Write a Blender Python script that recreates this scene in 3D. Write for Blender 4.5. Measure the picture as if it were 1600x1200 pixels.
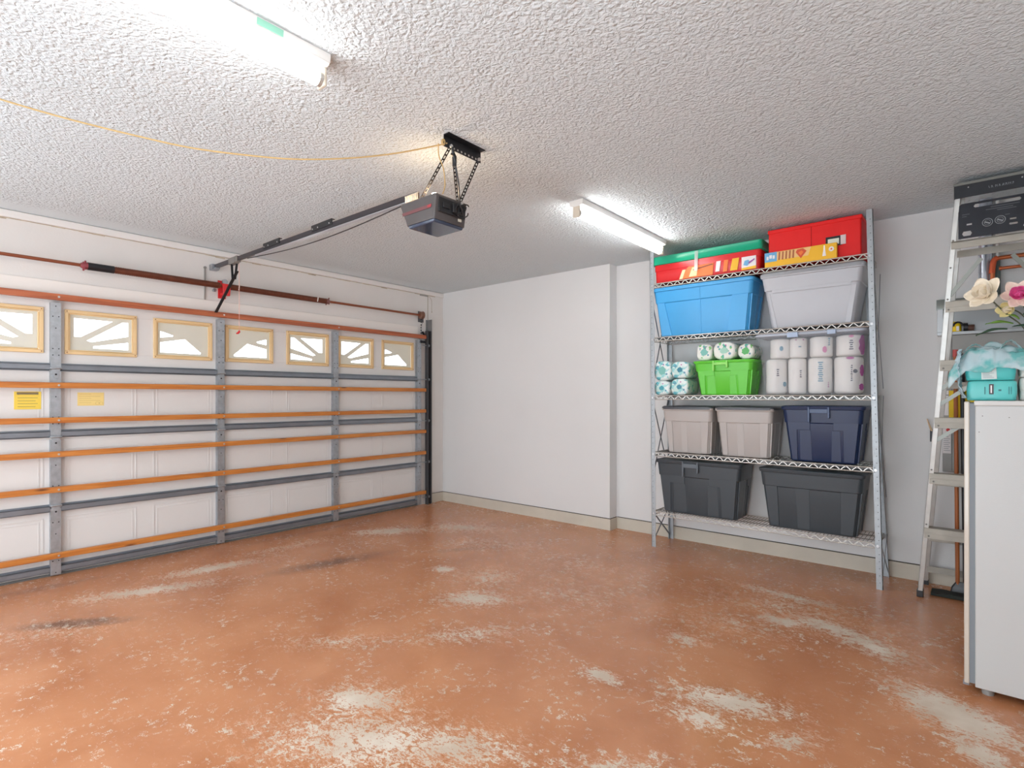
import bpy, math, random
from mathutils import Vector, noise
random.seed(7)
PI = math.pi
for o in list(bpy.data.objects):
    bpy.data.objects.remove(o)
S = bpy.context.scene
COL = S.collection

# ------------------------------------------------------------------ camera, sky, exposure
TH = .7040
cam = bpy.data.objects.new('camera', bpy.data.cameras.new('camera'))
COL.objects.link(cam)
cam.location = (5.487, -5.019, 1.393)
cam.rotation_euler = (PI/2, 0, TH)
cam.data.sensor_width = 36
cam.data.lens = 36*854.8/1600
cam.data.shift_y = 20.4/1600
cam.data.clip_start = .02
S.camera = cam

W = bpy.data.worlds.new('sky'); S.world = W; W.use_nodes = True
bg = W.node_tree.nodes['Background']
bg.inputs[0].default_value = (.86, .93, 1, 1)
bg.inputs[1].default_value = 3.9
S.view_settings.view_transform = 'Standard'
S.view_settings.look = 'None'
S.view_settings.gamma = 1
S.view_settings.use_curve_mapping = False
S.view_settings.exposure = 0.2
TUBE = 16.0      # emission strength of the fluorescent tubes
BULB = 90.0

# ------------------------------------------------------------------ materials
def L(c):
    return tuple(((v/255)/12.92 if v/255 <= .04045 else ((v/255+.055)/1.055)**2.4) for v in c) + (1,)
MATS = {}
def mat(name, rgb, rough=.5, metal=0, bump=None, var=None, spec=None, coat=0, alpha=None, trans=0, emit=None, stretch=None, sss=0):
    """rgb 0-255; bump=(scale,strength,detail); var=(scale,amount)"""
    if name in MATS: return MATS[name]
    m = bpy.data.materials.new(name); m.use_nodes = True
    nt = m.node_tree; N = nt.nodes; K = nt.links
    b = N['Principled BSDF']
    b.inputs['Base Color'].default_value = L(rgb)
    b.inputs['Roughness'].default_value = rough
    b.inputs['Metallic'].default_value = metal
    if spec is not None: b.inputs['Specular IOR Level'].default_value = spec
    if coat: b.inputs['Coat Weight'].default_value = coat
    if alpha is not None: b.inputs['Alpha'].default_value = alpha
    if trans: b.inputs['Transmission Weight'].default_value = trans
    if emit:
        b.inputs['Emission Color'].default_value = L(rgb) if emit[0] is None else emit[0]
        b.inputs['Emission Strength'].default_value = emit[1]
    tc = N.new('ShaderNodeTexCoord'); mp = N.new('ShaderNodeMapping')
    K.new(tc.outputs['Object'], mp.inputs[0])
    if stretch: mp.inputs['Scale'].default_value = stretch
    if var:
        n = N.new('ShaderNodeTexNoise'); n.inputs['Scale'].default_value = var[0]; n.inputs['Detail'].default_value = 4
        K.new(mp.outputs[0], n.inputs['Vector'])
        r = N.new('ShaderNodeMapRange'); r.inputs[1].default_value = .3; r.inputs[2].default_value = .7
        r.inputs[3].default_value = 1-var[1]; r.inputs[4].default_value = 1+var[1]*.6
        K.new(n.outputs[0], r.inputs[0])
        mx = N.new('ShaderNodeVectorMath'); mx.operation = 'SCALE'
        mx.inputs[0].default_value = L(rgb)[:3]; K.new(r.outputs[0], mx.inputs['Scale'])
        K.new(mx.outputs[0], b.inputs['Base Color'])
    if bump:
        n = N.new('ShaderNodeTexNoise'); n.inputs['Scale'].default_value = bump[0]
        n.inputs['Detail'].default_value = bump[2] if len(bump) > 2 else 2
        K.new(mp.outputs[0], n.inputs['Vector'])
        bp_ = N.new('ShaderNodeBump'); bp_.inputs['Strength'].default_value = bump[1]; bp_.inputs['Distance'].default_value = .01
        K.new(n.outputs[0], bp_.inputs['Height']); K.new(bp_.outputs[0], b.inputs['Normal'])
    MATS[name] = m
    return m

def wood_mat(name, rgb, dark, axis_y=True):
    m = bpy.data.materials.new(name); m.use_nodes = True; nt = m.node_tree; N = nt.nodes; K = nt.links
    b = N['Principled BSDF']; b.inputs['Roughness'].default_value = .42
    tc = N.new('ShaderNodeTexCoord'); mp = N.new('ShaderNodeMapping'); K.new(tc.outputs['Object'], mp.inputs[0])
    mp.inputs['Scale'].default_value = (22, 1.3, 22) if axis_y else (22, 22, 1.3)
    n = N.new('ShaderNodeTexNoise'); n.inputs['Scale'].default_value = 2.2; n.inputs['Detail'].default_value = 5; n.inputs['Distortion'].default_value = .6
    K.new(mp.outputs[0], n.inputs['Vector'])
    r = N.new('ShaderNodeValToRGB'); K.new(n.outputs[0], r.inputs[0])
    r.color_ramp.elements[0].position = .28; r.color_ramp.elements[0].color = L(dark)
    r.color_ramp.elements[1].position = .62; r.color_ramp.elements[1].color = L(rgb)
    # knots: sparse dark spots
    mp2 = N.new('ShaderNodeMapping'); K.new(tc.outputs['Object'], mp2.inputs[0]); mp2.inputs['Scale'].default_value = (9, 2.2, 9) if axis_y else (9, 9, 2.2)
    v = N.new('ShaderNodeTexVoronoi'); v.inputs['Scale'].default_value = 1.0; K.new(mp2.outputs[0], v.inputs['Vector'])
    q = N.new('ShaderNodeMapRange'); q.inputs[1].default_value = .05; q.inputs[2].default_value = .13; K.new(v.outputs['Distance'], q.inputs[0])
    mx = N.new('ShaderNodeMix'); mx.data_type = 'RGBA'; mx.inputs['A'].default_value = L((88, 50, 32))
    K.new(q.outputs[0], mx.inputs['Factor']); K.new(r.outputs[0], mx.inputs['B'])
    K.new(mx.outputs['Result'], b.inputs['Base Color'])
    MATS[name] = m; return m

# floor: brown-orange painted concrete with worn, pale scuffs where the paint has come off
def floor_mat():
    m = bpy.data.materials.new('painted_concrete'); m.use_nodes = True; nt = m.node_tree; N = nt.nodes; K = nt.links
    b = N['Principled BSDF']
    tc = N.new('ShaderNodeTexCoord')
    P = tc.outputs['Object']
    def noise_(scale, detail=3, dist=0, rough=.5, vec=None, st=None):
        n = N.new('ShaderNodeTexNoise'); n.inputs['Scale'].default_value = scale; n.inputs['Detail'].default_value = detail
        n.inputs['Distortion'].default_value = dist; n.inputs['Roughness'].default_value = rough
        src = vec or P
        if st:
            mp = N.new('ShaderNodeMapping'); mp.inputs['Scale'].default_value = st[0]; mp.inputs['Rotation'].default_value = (0, 0, st[1])
            K.new(src, mp.inputs[0]); src = mp.outputs[0]
        K.new(src, n.inputs['Vector']); return n.outputs[0]
    def mth(op, a, c, clamp=False):
        n = N.new('ShaderNodeMath'); n.operation = op; n.use_clamp = clamp
        for i, x in enumerate((a, c)):
            if hasattr(x, 'links'): K.new(x, n.inputs[i])
            else: n.inputs[i].default_value = x
        return n.outputs[0]
    def rng(x, a, c, d=0, e=1):
        n = N.new('ShaderNodeMapRange'); n.inputs[1].default_value = a; n.inputs[2].default_value = c; n.inputs[3].default_value = d; n.inputs[4].default_value = e
        K.new(x, n.inputs[0]); return n.outputs[0]
    def blob(x, y, rx, ry, rot=0):
        mp = N.new('ShaderNodeMapping'); mp.vector_type = 'TEXTURE'
        mp.inputs['Location'].default_value = (x, y, 0); mp.inputs['Rotation'].default_value = (0, 0, rot); mp.inputs['Scale'].default_value = (rx, ry, 1)
        K.new(P, mp.inputs[0])
        g = N.new('ShaderNodeTexGradient'); g.gradient_type = 'SPHERICAL'; K.new(mp.outputs[0], g.inputs[0]); return g.outputs['Fac']
    blobs = [(5.40,-1.93,.36,.20,-.6,1.1),(5.50,-2.2,.20,.12,-.9,.9),(3.32,-3.55,.28,.18,.5,.9),(3.6,-3.72,.6,.30,.6,.80),(3.9,-3.5,.4,.22,.4,.75),
             (4.62,-2.47,.36,.14,.3,.9),(4.56,-2.68,.2,.12,.2,.8),(5.03,-1.38,.36,.17,-.5,.85),(4.82,-1.25,.4,.15,-.3,.85),(4.05,-2.64,.13,.07,0,1.1),
             (4.56,-1.34,.2,.12,.3,.9),(4.5,-.85,.6,.12,-.1,.7),(4.2,-1.97,.2,.1,.2,.7),(.95,-3.7,.6,.14,1.2,.9),(.75,-3.2,.5,.14,1.4,.9),(.62,-2.4,.6,.13,1.5,.55),
             (.85,-1.5,.5,.2,.9,.9),(1.3,-.9,.5,.25,.5,.7),(2.2,-2.0,.14,.1,.5,1.0),(2.85,-2.3,.35,.2,.6,.85),(2.6,-1.9,.4,.3,.6,.55),(4.92,-2.6,.2,.1,.8,.7),(3.2,-2.75,.5,.15,.9,.6),
             (2.7,-3.3,.4,.14,.8,.55),(4.3,-1.6,.6,.3,.2,.4),(4.6,-1.1,.9,.4,0,.45),(3.3,-1.8,.6,.4,.4,.4),(1.3,-4.3,.5,.2,.8,.4),(3.1,-1.2,.9,.35,.1,.3),(4.45,-3.2,.4,.12,.7,.6),(2.0,-1.2,.6,.3,.4,.4)]
    tot = None
    for (x, y, rx, ry, r, k) in blobs:
        v = mth('MULTIPLY', blob(x, y, rx*1.25, ry*1.25, r), k)
        tot = v if tot is None else mth('MAXIMUM', tot, v)
    worn = noise_(1.4, 4, .4, .6)
    worn = rng(worn, .38, .66)
    zone = mth('MAXIMUM', tot, mth('MULTIPLY', worn, .12))
    def ab(x):
        return mth('ABSOLUTE', mth('SUBTRACT', x, .5), 0)
    # solid worn cores with ragged flaky edges
    flake = noise_(13, 9, 1.6, .74, st=((1, 1.7, 1), .6)); fine = noise_(46, 4, 1.2, .6, st=((1, 2.0, 1), .75))
    f2 = mth('ADD', mth('MULTIPLY', rng(flake, .28, .72), .62), mth('MULTIPLY', rng(fine, .3, .7), .38))
    core = rng(mth('ADD', f2, mth('MULTIPLY', tot, .74)), .93, .965)
    # curling strokes and chips, thicker where the wear is heavier
    n1 = noise_(17, 2.5, 1.8, .55, st=((1, 1.8, 1), .65)); n2 = noise_(37, 2, 1.5, .5, st=((1, 1.8, 1), .8)); g = noise_(24, 3, .5, .6)
    g2 = mth('ADD', rng(g, .46, .60, -.055, .018), rng(noise_(3.2, 3, .5, .6), .40, .60, -.022, .006))
    s1 = rng(mth('SUBTRACT', mth('ADD', mth('MULTIPLY', zone, .085), g2), ab(n1)), .0, .010)
    s2 = rng(mth('SUBTRACT', mth('ADD', mth('MULTIPLY', zone, .075), mth('MULTIPLY', g2, 1.1)), ab(n2)), .0, .012)
    chips = mth('MULTIPLY', rng(noise_(2.6, 3, .6, .6), .42, .58, .15, 1), rng(noise_(75, 2, 1.5, .6, st=((1, 2.0, 1), .7)), .725, .75, 0, .7))
    mask = mth('MAXIMUM', mth('MAXIMUM', core, s1), mth('MAXIMUM', s2, chips))
    soft = rng(mth('ADD', f2, mth('MULTIPLY', tot, .62)), .70, 1.0, 0, .22)
    mask = mth('MAXIMUM', mth('MULTIPLY', mask, .93), soft, True)
    # base colour
    cr = N.new('ShaderNodeValToRGB'); K.new(noise_(2.2, 6, .5, .6), cr.inputs[0])
    cr.color_ramp.elements[0].position = .3; cr.color_ramp.elements[0].color = L((180, 116, 76))
    cr.color_ramp.elements[1].position = .7; cr.color_ramp.elements[1].color = L((206, 144, 102))
    # old dark tyre and oil marks
    dk = None
    for (x, y, rx, ry, r, k) in [(1.25,-4.2,.42,.10,.9,1.0),(1.35,-2.5,.7,.16,1.35,.75),(.3,-4.2,.5,.1,1.5,.4),(.25,-2.0,1.2,.1,1.55,.3),(1.9,-1.5,.5,.1,1.0,.35)]:
        v = mth('MULTIPLY', blob(x, y, rx, ry, r), k); dk = v if dk is None else mth('MAXIMUM', dk, v)
    dk = mth('MULTIPLY', rng(mth('MULTIPLY', dk, rng(noise_(14, 5, .8, .6), .3, .7, .5, 1.4)), .05, .6, 0, .75), 1, True)
    mxd = N.new('ShaderNodeMix'); mxd.data_type = 'RGBA'; K.new(dk, mxd.inputs['Factor']); K.new(cr.outputs[0], mxd.inputs['A']); mxd.inputs['B'].default_value = L((92, 62, 48))
    wc = N.new('ShaderNodeValToRGB'); K.new(noise_(5, 4), wc.inputs[0])
    wc.color_ramp.elements[0].position = .35; wc.color_ramp.elements[0].color = L((206, 190, 170))
    wc.color_ramp.elements[1].position = .65; wc.color_ramp.elements[1].color = L((228, 218, 202))
    mx = N.new('ShaderNodeMix'); mx.data_type = 'RGBA'; K.new(mask, mx.inputs['Factor']); K.new(mxd.outputs['Result'], mx.inputs['A']); K.new(wc.outputs[0], mx.inputs['B'])
    K.new(mx.outputs['Result'], b.inputs['Base Color'])
    K.new(rng(mask, 0, 1, .27, .5), b.inputs['Roughness'])
    b.inputs['Specular IOR Level'].default_value = .5
    bm_ = N.new('ShaderNodeBump'); bm_.inputs['Strength'].default_value = .25; bm_.inputs['Distance'].default_value = .003
    K.new(mth('SUBTRACT', mth('MULTIPLY', noise_(40, 5, .5, .6), .5), mth('MULTIPLY', mask, .4)), bm_.inputs['Height']); K.new(bm_.outputs[0], b.inputs['Normal'])
    MATS['floor'] = m; return m

def ceiling_mat():
    m = bpy.data.materials.new('knockdown_ceiling'); m.use_nodes = True; nt = m.node_tree; N = nt.nodes; K = nt.links
    b = N['Principled BSDF']; b.inputs['Roughness'].default_value = .85; b.inputs['Base Color'].default_value = L((218, 227, 231))
    b.inputs['Specular IOR Level'].default_value = .2
    tc = N.new('ShaderNodeTexCoord')
    n1 = N.new('ShaderNodeTexNoise'); n1.inputs['Scale'].default_value = 42; n1.inputs['Detail'].default_value = 3; n1.inputs['Distortion'].default_value = .9
    K.new(tc.outputs['Object'], n1.inputs['Vector'])
    v = N.new('ShaderNodeTexVoronoi'); v.feature = 'SMOOTH_F1'; v.inputs['Scale'].default_value = 70; K.new(tc.outputs['Object'], v.inputs['Vector'])
    a = N.new('ShaderNodeMath'); a.operation = 'ADD'; K.new(n1.outputs[0], a.inputs[0])
    s = N.new('ShaderNodeMath'); s.operation = 'MULTIPLY'; s.inputs[1].default_value = -.45; K.new(v.outputs['Distance'], s.inputs[0]); K.new(s.outputs[0], a.inputs[1])
    # the texture stops a hand's width short of the door wall
    sx = N.new('ShaderNodeSeparateXYZ'); K.new(tc.outputs['Object'], sx.inputs[0])
    mr = N.new('ShaderNodeMapRange'); mr.inputs[1].default_value = .16; mr.inputs[2].default_value = .30; K.new(sx.outputs[0], mr.inputs[0])
    bm_ = N.new('ShaderNodeBump'); bm_.inputs['Distance'].default_value = .022; K.new(a.outputs[0], bm_.inputs['Height'])
    ml = N.new('ShaderNodeMath'); ml.operation = 'MULTIPLY'; ml.inputs[1].default_value = .75; K.new(mr.outputs[0], ml.inputs[0]); K.new(ml.outputs[0], bm_.inputs['Strength'])
    K.new(bm_.outputs[0], b.inputs['Normal'])
    return m

def print_mat(name, base, colours, scale, thr=.56, rough=.35, alpha=None, stretch=None):
    """wrapper film with loose printed shapes"""
    m = bpy.data.materials.new(name); m.use_nodes = True; nt = m.node_tree; N = nt.nodes; K = nt.links
    b = N['Principled BSDF']; b.inputs['Roughness'].default_value = rough
    tc = N.new('ShaderNodeTexCoord'); mp = N.new('ShaderNodeMapping'); K.new(tc.outputs['Object'], mp.inputs[0])
    if stretch: mp.inputs['Scale'].default_value = stretch
    prev = None
    for i, c in enumerate(colours):
        mp_ = N.new('ShaderNodeMapping'); mp_.inputs['Location'].default_value = (i*3.7+len(name), i*1.3, i*2.1); K.new(mp.outputs[0], mp_.inputs[0])
        n = N.new('ShaderNodeTexNoise'); n.inputs['Scale'].default_value = scale*(1+.3*i); n.inputs['Detail'].default_value = 1.5; n.inputs['Distortion'].default_value = .5
        K.new(mp_.outputs[0], n.inputs['Vector'])
        r = N.new('ShaderNodeMapRange'); r.inputs[1].default_value = thr; r.inputs[2].default_value = thr+.03; K.new(n.outputs[0], r.inputs[0])
        mx = N.new('ShaderNodeMix'); mx.data_type = 'RGBA'; K.new(r.outputs[0], mx.inputs['Factor'])
        if prev is None: mx.inputs['A'].default_value = L(base)
        else: K.new(prev, mx.inputs['A'])
        mx.inputs['B'].default_value = L(c); prev = mx.outputs['Result']
    K.new(prev, b.inputs['Base Color'])
    n = N.new('ShaderNodeTexNoise'); n.inputs['Scale'].default_value = 30; K.new(tc.outputs['Object'], n.inputs['Vector'])
    bp_ = N.new('ShaderNodeBump'); bp_.inputs['Strength'].default_value = .35; bp_.inputs['Distance'].default_value = .01; K.new(n.outputs[0], bp_.inputs['Height']); K.new(bp_.outputs[0], b.inputs['Normal'])
    if alpha is not None: b.inputs['Alpha'].default_value = alpha
    MATS[name] = m; return m

M_floor = floor_mat(); M_ceil = ceiling_mat()
M_wall = mat('wall_paint', (227, 227, 226), .75, bump=(90, .06), var=(1.2, .02))
M_wall2 = mat('wall_paint_door_side', (226, 222, 218), .75, bump=(60, .08), var=(2.5, .03))
M_base = mat('cream_curb', (208, 201, 186), .7, bump=(40, .15), var=(5, .06))
M_shadow_line = mat('shadow_line', (70, 62, 54), .9)
M_trim = mat('white_trim', (232, 228, 224), .6)
M_stain = mat('aged_seam', (190, 176, 156), .8, var=(14, .25))
M_door = mat('door_skin', (222, 219, 216), .45, bump=(50, .04))
M_galv = mat('galvanised_steel', (176, 182, 188), .42, .75, var=(26, .14), bump=(60, .05))
M_galv2 = mat('galvanised_post', (172, 178, 182), .45, .55, var=(30, .1))
M_strut = mat('steel_strut', (138, 144, 152), .4, .6, var=(8, .1))
M_track = mat('track_steel', (92, 92, 94), .45, .6)
M_dark = mat('dark_hole', (28, 28, 30), .8)
M_bolt = mat('zinc_bolt', (205, 205, 205), .3, .7)
M_wood = wood_mat('stained_wood', (208, 134, 62), (178, 100, 38))
M_wood_shaded = wood_mat('stained_wood_shaded', (186, 104, 66), (150, 74, 44))  # same wood, darkened: the top brace's shade is put into the colour
M_tan = mat('aged_tan_plastic', (232, 200, 150), .45, var=(3, .1))
M_insert = mat('frosted_insert', (222, 221, 214), .5, var=(4, .05))
nt = M_insert.node_tree; tl = nt.nodes.new('ShaderNodeBsdfTranslucent'); tl.inputs[0].default_value = L((236, 226, 205)); mxs = nt.nodes.new('ShaderNodeMixShader'); mxs.inputs[0].default_value = .22
nt.links.new(nt.nodes['Principled BSDF'].outputs[0], mxs.inputs[1]); nt.links.new(tl.outputs[0], mxs.inputs[2]); nt.links.new(mxs.outputs[0], nt.nodes['Material Output'].inputs[0])
M_glass = mat('clear_pane', (255, 255, 255), .02, trans=1, alpha=.25)
M_black = mat('black_plastic', (36, 37, 40), .35)
M_blacks = mat('black_steel', (48, 48, 52), .4, .5)
M_copper_tube = mat('brown_spring', (112, 62, 44), .45, .4, var=(30, .2))
M_red = mat('red_paint', (214, 40, 44), .4)
M_rope = mat('yellow_rope', (206, 176, 122), .8, bump=(300, .5))
M_white = mat('white_enamel', (235, 235, 232), .35)
M_alu = mat('aluminium', (206, 206, 202), .38, .55, var=(18, .08))
M_alu2 = mat('aluminium_step', (178, 173, 162), .5, .35, var=(10, .12), bump=(80, .1))

# ------------------------------------------------------------------ mesh helpers
class MB:
    def __init__(s): s.v = []; s.f = []; s.m = []; s.mi = 0
    def add(s, vs, fs):
        b = len(s.v); s.v += [tuple(v) for v in vs]
        for f in fs: s.f.append([b+i for i in f]); s.m.append(s.mi)
        return s
    def box(s, x0, x1, y0, y1, z0, z1):
        vs = [(x, y, z) for z in (z0, z1) for y in (y0, y1) for x in (x0, x1)]
        return s.add(vs, [(0, 2, 3, 1), (4, 5, 7, 6), (0, 1, 5, 4), (2, 6, 7, 3), (0, 4, 6, 2), (1, 3, 7, 5)])
    def bar(s, a, b, w, h, up=(0, 0, 1)):
        a = Vector(a); b = Vector(b); d = (b-a).normalized(); u = Vector(up)
        sd = d.cross(u)
        if sd.length < 1e-5: sd = d.cross(Vector((1, 0, 0)))
        sd.normalize(); u = sd.cross(d).normalized()
        vs = [p+sd*(w/2*i)+u*(h/2*j) for p in (a, b) for i, j in ((-1, -1), (1, -1), (1, 1), (-1, 1))]
        return s.add(vs, [(3, 2, 1, 0), (4, 5, 6, 7), (0, 1, 5, 4), (1, 2, 6, 5), (2, 3, 7, 6), (3, 0, 4, 7)])
    def tube(s, pts, r, n=8, cap=True):
        pts = [Vector(p) for p in pts]; rs = r if isinstance(r, (list, tuple)) else [r]*len(pts)
        vs = []; fs = []; prev = None
        for i, p in enumerate(pts):
            d = (pts[min(i+1, len(pts)-1)]-pts[max(i-1, 0)])
            if d.length < 1e-9: d = Vector((0, 0, 1))
            d.normalize()
            if prev is None:
                a = Vector((0, 0, 1)) if abs(d.z) < .9 else Vector((1, 0, 0)); u = d.cross(a).normalized()
            else:
                u = (prev-d*prev.dot(d)).normalized()
            prev = u; w = d.cross(u)
            for k in range(n):
                t = 2*PI*k/n; vs.append(p+(u*math.cos(t)+w*math.sin(t))*rs[i])
        for i in range(len(pts)-1):
            for k in range(n):
                a = i*n+k; b = i*n+(k+1) % n; fs.append((a, b, b+n, a+n))
        if cap:
            fs.append(tuple(range(n-1, -1, -1))); fs.append(tuple((len(pts)-1)*n+k for k in range(n)))
        return s.add(vs, fs)
    def prism(s, poly, a, b, axis):
        """polygon in the two other axes (in xyz order), extruded along axis from a to b"""
        n = len(poly)
        def mk(p, t):
            return {'x': (t, p[0], p[1]), 'y': (p[0], t, p[1]), 'z': (p[0], p[1], t)}[axis]
        vs = [mk(p, a) for p in poly]+[mk(p, b) for p in poly]
        fs = [tuple(range(n)), tuple(range(2*n-1, n-1, -1))]+[(i, i+n, (i+1) % n+n, (i+1) % n) for i in range(n)]
        return s.add(vs, fs)
    def slab(s, quad, thick, nrm):
        """polygon of 3D points thickened along nrm"""
        n = len(quad); q = [Vector(p) for p in quad]; d = Vector(nrm).normalized()*thick
        vs = q+[p+d for p in q]
        return s.add(vs, [tuple(range(n-1, -1, -1)), tuple(range(n, 2*n))]+[(i, (i+1) % n, (i+1) % n+n, i+n) for i in range(n)])
    def loft(s, rings, cap0=True, cap1=True):
        n = len(rings[0]); vs = [p for r in rings for p in r]; fs = []
        for i in range(len(rings)-1):
            for k in range(n):
                a = i*n+k; b = i*n+(k+1) % n; fs.append((a, b, b+n, a+n))
        if cap0: fs.append(tuple(range(n-1, -1, -1)))
        if cap1: fs.append(tuple((len(rings)-1)*n+k for k in range(n)))
        return s.add(vs, fs)
    def disc(s, c, r, axis, n=10, t=.001):
        c = Vector(c); d = Vector(axis).normalized()
        return s.tube([c, c+d*t], r, n)
    def build(s, name, mats, parent=None, label=None, bevel=0, smooth=40, seg=2, props=None):
        me = bpy.data.meshes.new(name)
        off = parent.matrix_world.translation if parent else Vector((0, 0, 0))
        if parent: off = wloc(parent)
        me.from_pydata([(v[0]-off[0], v[1]-off[1], v[2]-off[2]) for v in s.v], [], s.f)
        if not isinstance(mats, (list, tuple)): mats = [mats]
        for m in mats: me.materials.append(m)
        me.polygons.foreach_set('material_index', s.m)
        me.update()
        import bmesh
        b = bmesh.new(); b.from_mesh(me); bmesh.ops.recalc_face_normals(b, faces=b.faces); b.to_mesh(me); b.free()
        me.polygons.foreach_set('use_smooth', [True]*len(me.polygons))
        me.set_sharp_from_angle(angle=math.radians(smooth))
        o = bpy.data.objects.new(name, me); COL.objects.link(o)
        if parent: o.parent = parent
        if label: o['label'] = label
        for k, v in (props or {}).items(): o[k] = v
        if bevel:
            md = o.modifiers.new('bevel', 'BEVEL'); md.width = bevel; md.segments = seg; md.limit_method = 'ANGLE'; md.angle_limit = math.radians(35)
            md.harden_normals = False
        return o

def wloc(o):
    v = Vector(o.location)
    while o.parent: o = o.parent; v = v+Vector(o.location)
    return v
def thing(name, label, cat, loc, group=None):
    o = bpy.data.objects.new(name, None); COL.objects.link(o); o.location = loc
    o.empty_display_size = .05
    o['label'] = label; o['category'] = cat
    if group: o['group'] = group
    return o
def tag(o, label, cat, group=None, kind=None):
    o['label'] = label; o['category'] = cat
    if group: o['group'] = group
    if kind: o['kind'] = kind
    return o
def struct(o):
    o['kind'] = 'structure'; return o
def rrect(cx, cy, z, hx, hy, r, k=4):
    r = min(r, hx*.99, hy*.99); pts = []
    for sx, sy, a0 in ((1, 1, 0), (-1, 1, PI/2), (-1, -1, PI), (1, -1, 1.5*PI)):
        for i in range(k+1):
            a = a0+PI/2*i/k; pts.append((cx+sx*(hx-r)+r*math.cos(a), cy+sy*(hy-r)+r*math.sin(a), z))
    return pts

H = 2.786
# ------------------------------------------------------------------ room shell
struct(MB().box(-.16, 6.36, -6.1, .30, -.12, 0).build('floor', M_floor))
struct(MB().box(-.16, 6.36, -6.1, .30, H, H+.1).build('ceiling', M_ceil))
wb = MB(); wb.prism([(-.16, 0), (2.565, 0), (2.565, .142), (6.36, .142), (6.36, .30), (-.16, .30)], 0, H, 'z')
struct(wb.build('wall_back', M_wall))
DY0, DY1, DZ = -5.32, -.39, 2.155      # door opening
wl = MB(); wl.box(-.16, 0, DY1+.0, 0, 0, H); wl.box(-.16, 0, -6.1, DY0, 0, H); wl.box(-.16, 0, DY0, DY1, DZ, H)
DY0 += .045; DY1 -= .035
struct(wl.build('wall_left', M_wall2))
struct(MB().box(6.24, 6.36, -6.0, .142, 0, H).build('wall_right', M_wall))
# behind the camera: an unseen wide opening added so daylight brightens the room
wf = MB(); wf.box(0, .5, -6.1, -5.98, 0, H); wf.box(5.75, 6.24, -6.1, -5.98, 0, H); wf.box(.5, 5.75, -6.1, -5.98, 2.25, H)
struct(wf.build('wall_front', M_wall))
wf = MB(); wf.box(.44, .5, -5.98, -5.96, 0, 2.31); wf.box(5.75, 5.81, -5.98, -5.96, 0, 2.31); wf.box(.5, 5.75, -5.98, -5.96, 2.25, 2.31)
struct(wf.build('trim_7', M_trim))  # frame of the added opening
# concrete curb standing a finger proud of the walls, with the shadow line above it painted dark
def curb(nm, segs):
    b = MB()
    for (x0, x1, y0, y1) in segs:
        b.mi = 0; b.box(x0, x1, y0, y1, 0, .118); 
        b.mi = 1; b.box(x0+.003 if x1-x0 < .05 else x0, x1-.003 if x1-x0 < .05 else x1, y0+.003 if y1-y0 < .05 else y0, y1, .118, .124)
    return struct(b.build(nm, [M_base, M_shadow_line]))
curb('baseboard_back', [(.014, 2.577, -.012, 0), (2.565, 2.577, 0, .13), (2.577, 6.24, .130, .142)])
curb('baseboard_left', [(0, .014, -.262, 0)])
curb('baseboard_right', [(6.228, 6.24, -5.98, .13)])
# trim along the top of the door wall and header board over the door
t = MB(); t.box(0, .022, -5.98, -.002, 2.728, 2.780); t.box(0, .012, -5.98, -.002, 2.780, 2.786)
struct(t.build('trim_1', M_trim, bevel=.004))
t = MB(); 
for i in range(60):
    y0 = -5.3+i*.086; w = .05+.04*noise.noise(Vector((i*.7, 0, 0)))
    t.box(0, .0025, y0, y0+.086, 2.728-.006-.02*max(0, noise.noise(Vector((i*.45, 2, 0)))), 2.728)
struct(t.build('trim_2', M_stain))
t = MB(); t.box(0, .014, -5.5, -.44, DZ+.01, 2.300)
struct(t.build('trim_3', mat('header_board', (238, 232, 226), .55), bevel=.003))
t = MB(); t.bar((.006, -2.985, 2.30), (.006, -2.985, 2.61), .012, .012, (1, 0, 0)); t.disc((.0, -2.985, 2.60), .012, (1, 0, 0), 8, .015)
struct(t.build('trim_4', mat('seam_strip', (150, 146, 142), .6)))
# old vertical joint and trailing paint crack near the corner
t = MB(); t.tube([(.001, -.27, 2.72), (.001, -.22, 2.70), (.001, -.195, 2.66), (.001, -.195, 2.52)], .0022, 5)
t.disc((.0, -.195, 2.515), .007, (1, 0, 0), 8, .003); t.box(0, .004, -.268, -.262, 2.40, 2.72)
struct(t.build('trim_5', mat('wall_crack', (168, 154, 134), .8)))
t = MB(); t.box(0, .005, -.40, -.27, 2.705, 2.725)
struct(t.build('trim_6', mat('header_clip', (158, 156, 152), .6)))
# driveway outside
struct(MB().box(-9, -.16, -10, 6, -.14, -.05).build('ground_outside', mat('driveway', (200, 196, 188), .8)))

# ------------------------------------------------------------------ garage door
door = bpy.data.objects.new('door_1', None); COL.objects.link(door); door.location = (0, -2.853, 0)
door['kind'] = 'structure'; door['label'] = 'white sectional garage door with steel stiles and stained wooden braces'
SEC = .533
COLS = [-5.29, -4.073, -2.853, -1.633, -.405]
WINS = [(-5.24, -4.76), (-4.62, -4.14), (-4.013, -3.525), (-3.401, -2.917), (-2.802, -2.332), (-2.189, -1.701), (-1.589, -1.108), (-.988, -.500)]
KIND = ['C', 'D', 'A', 'B', 'C', 'D', 'A', 'B']
def rectring(b, x0, x1, y0, y1, z0, z1, w):
    """picture-frame border: four mitred-looking bars"""
    b.box(x0, x1, y0, y1, z0, z0+w); b.box(x0, x1, y0, y1, z1-w, z1)
    b.box(x0, x1, y0, y0+w, z0+w, z1-w); b.box(x0, x1, y1-w, y1, z0+w, z1-w)
XS = -.012      # inner face of the door skin
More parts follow.
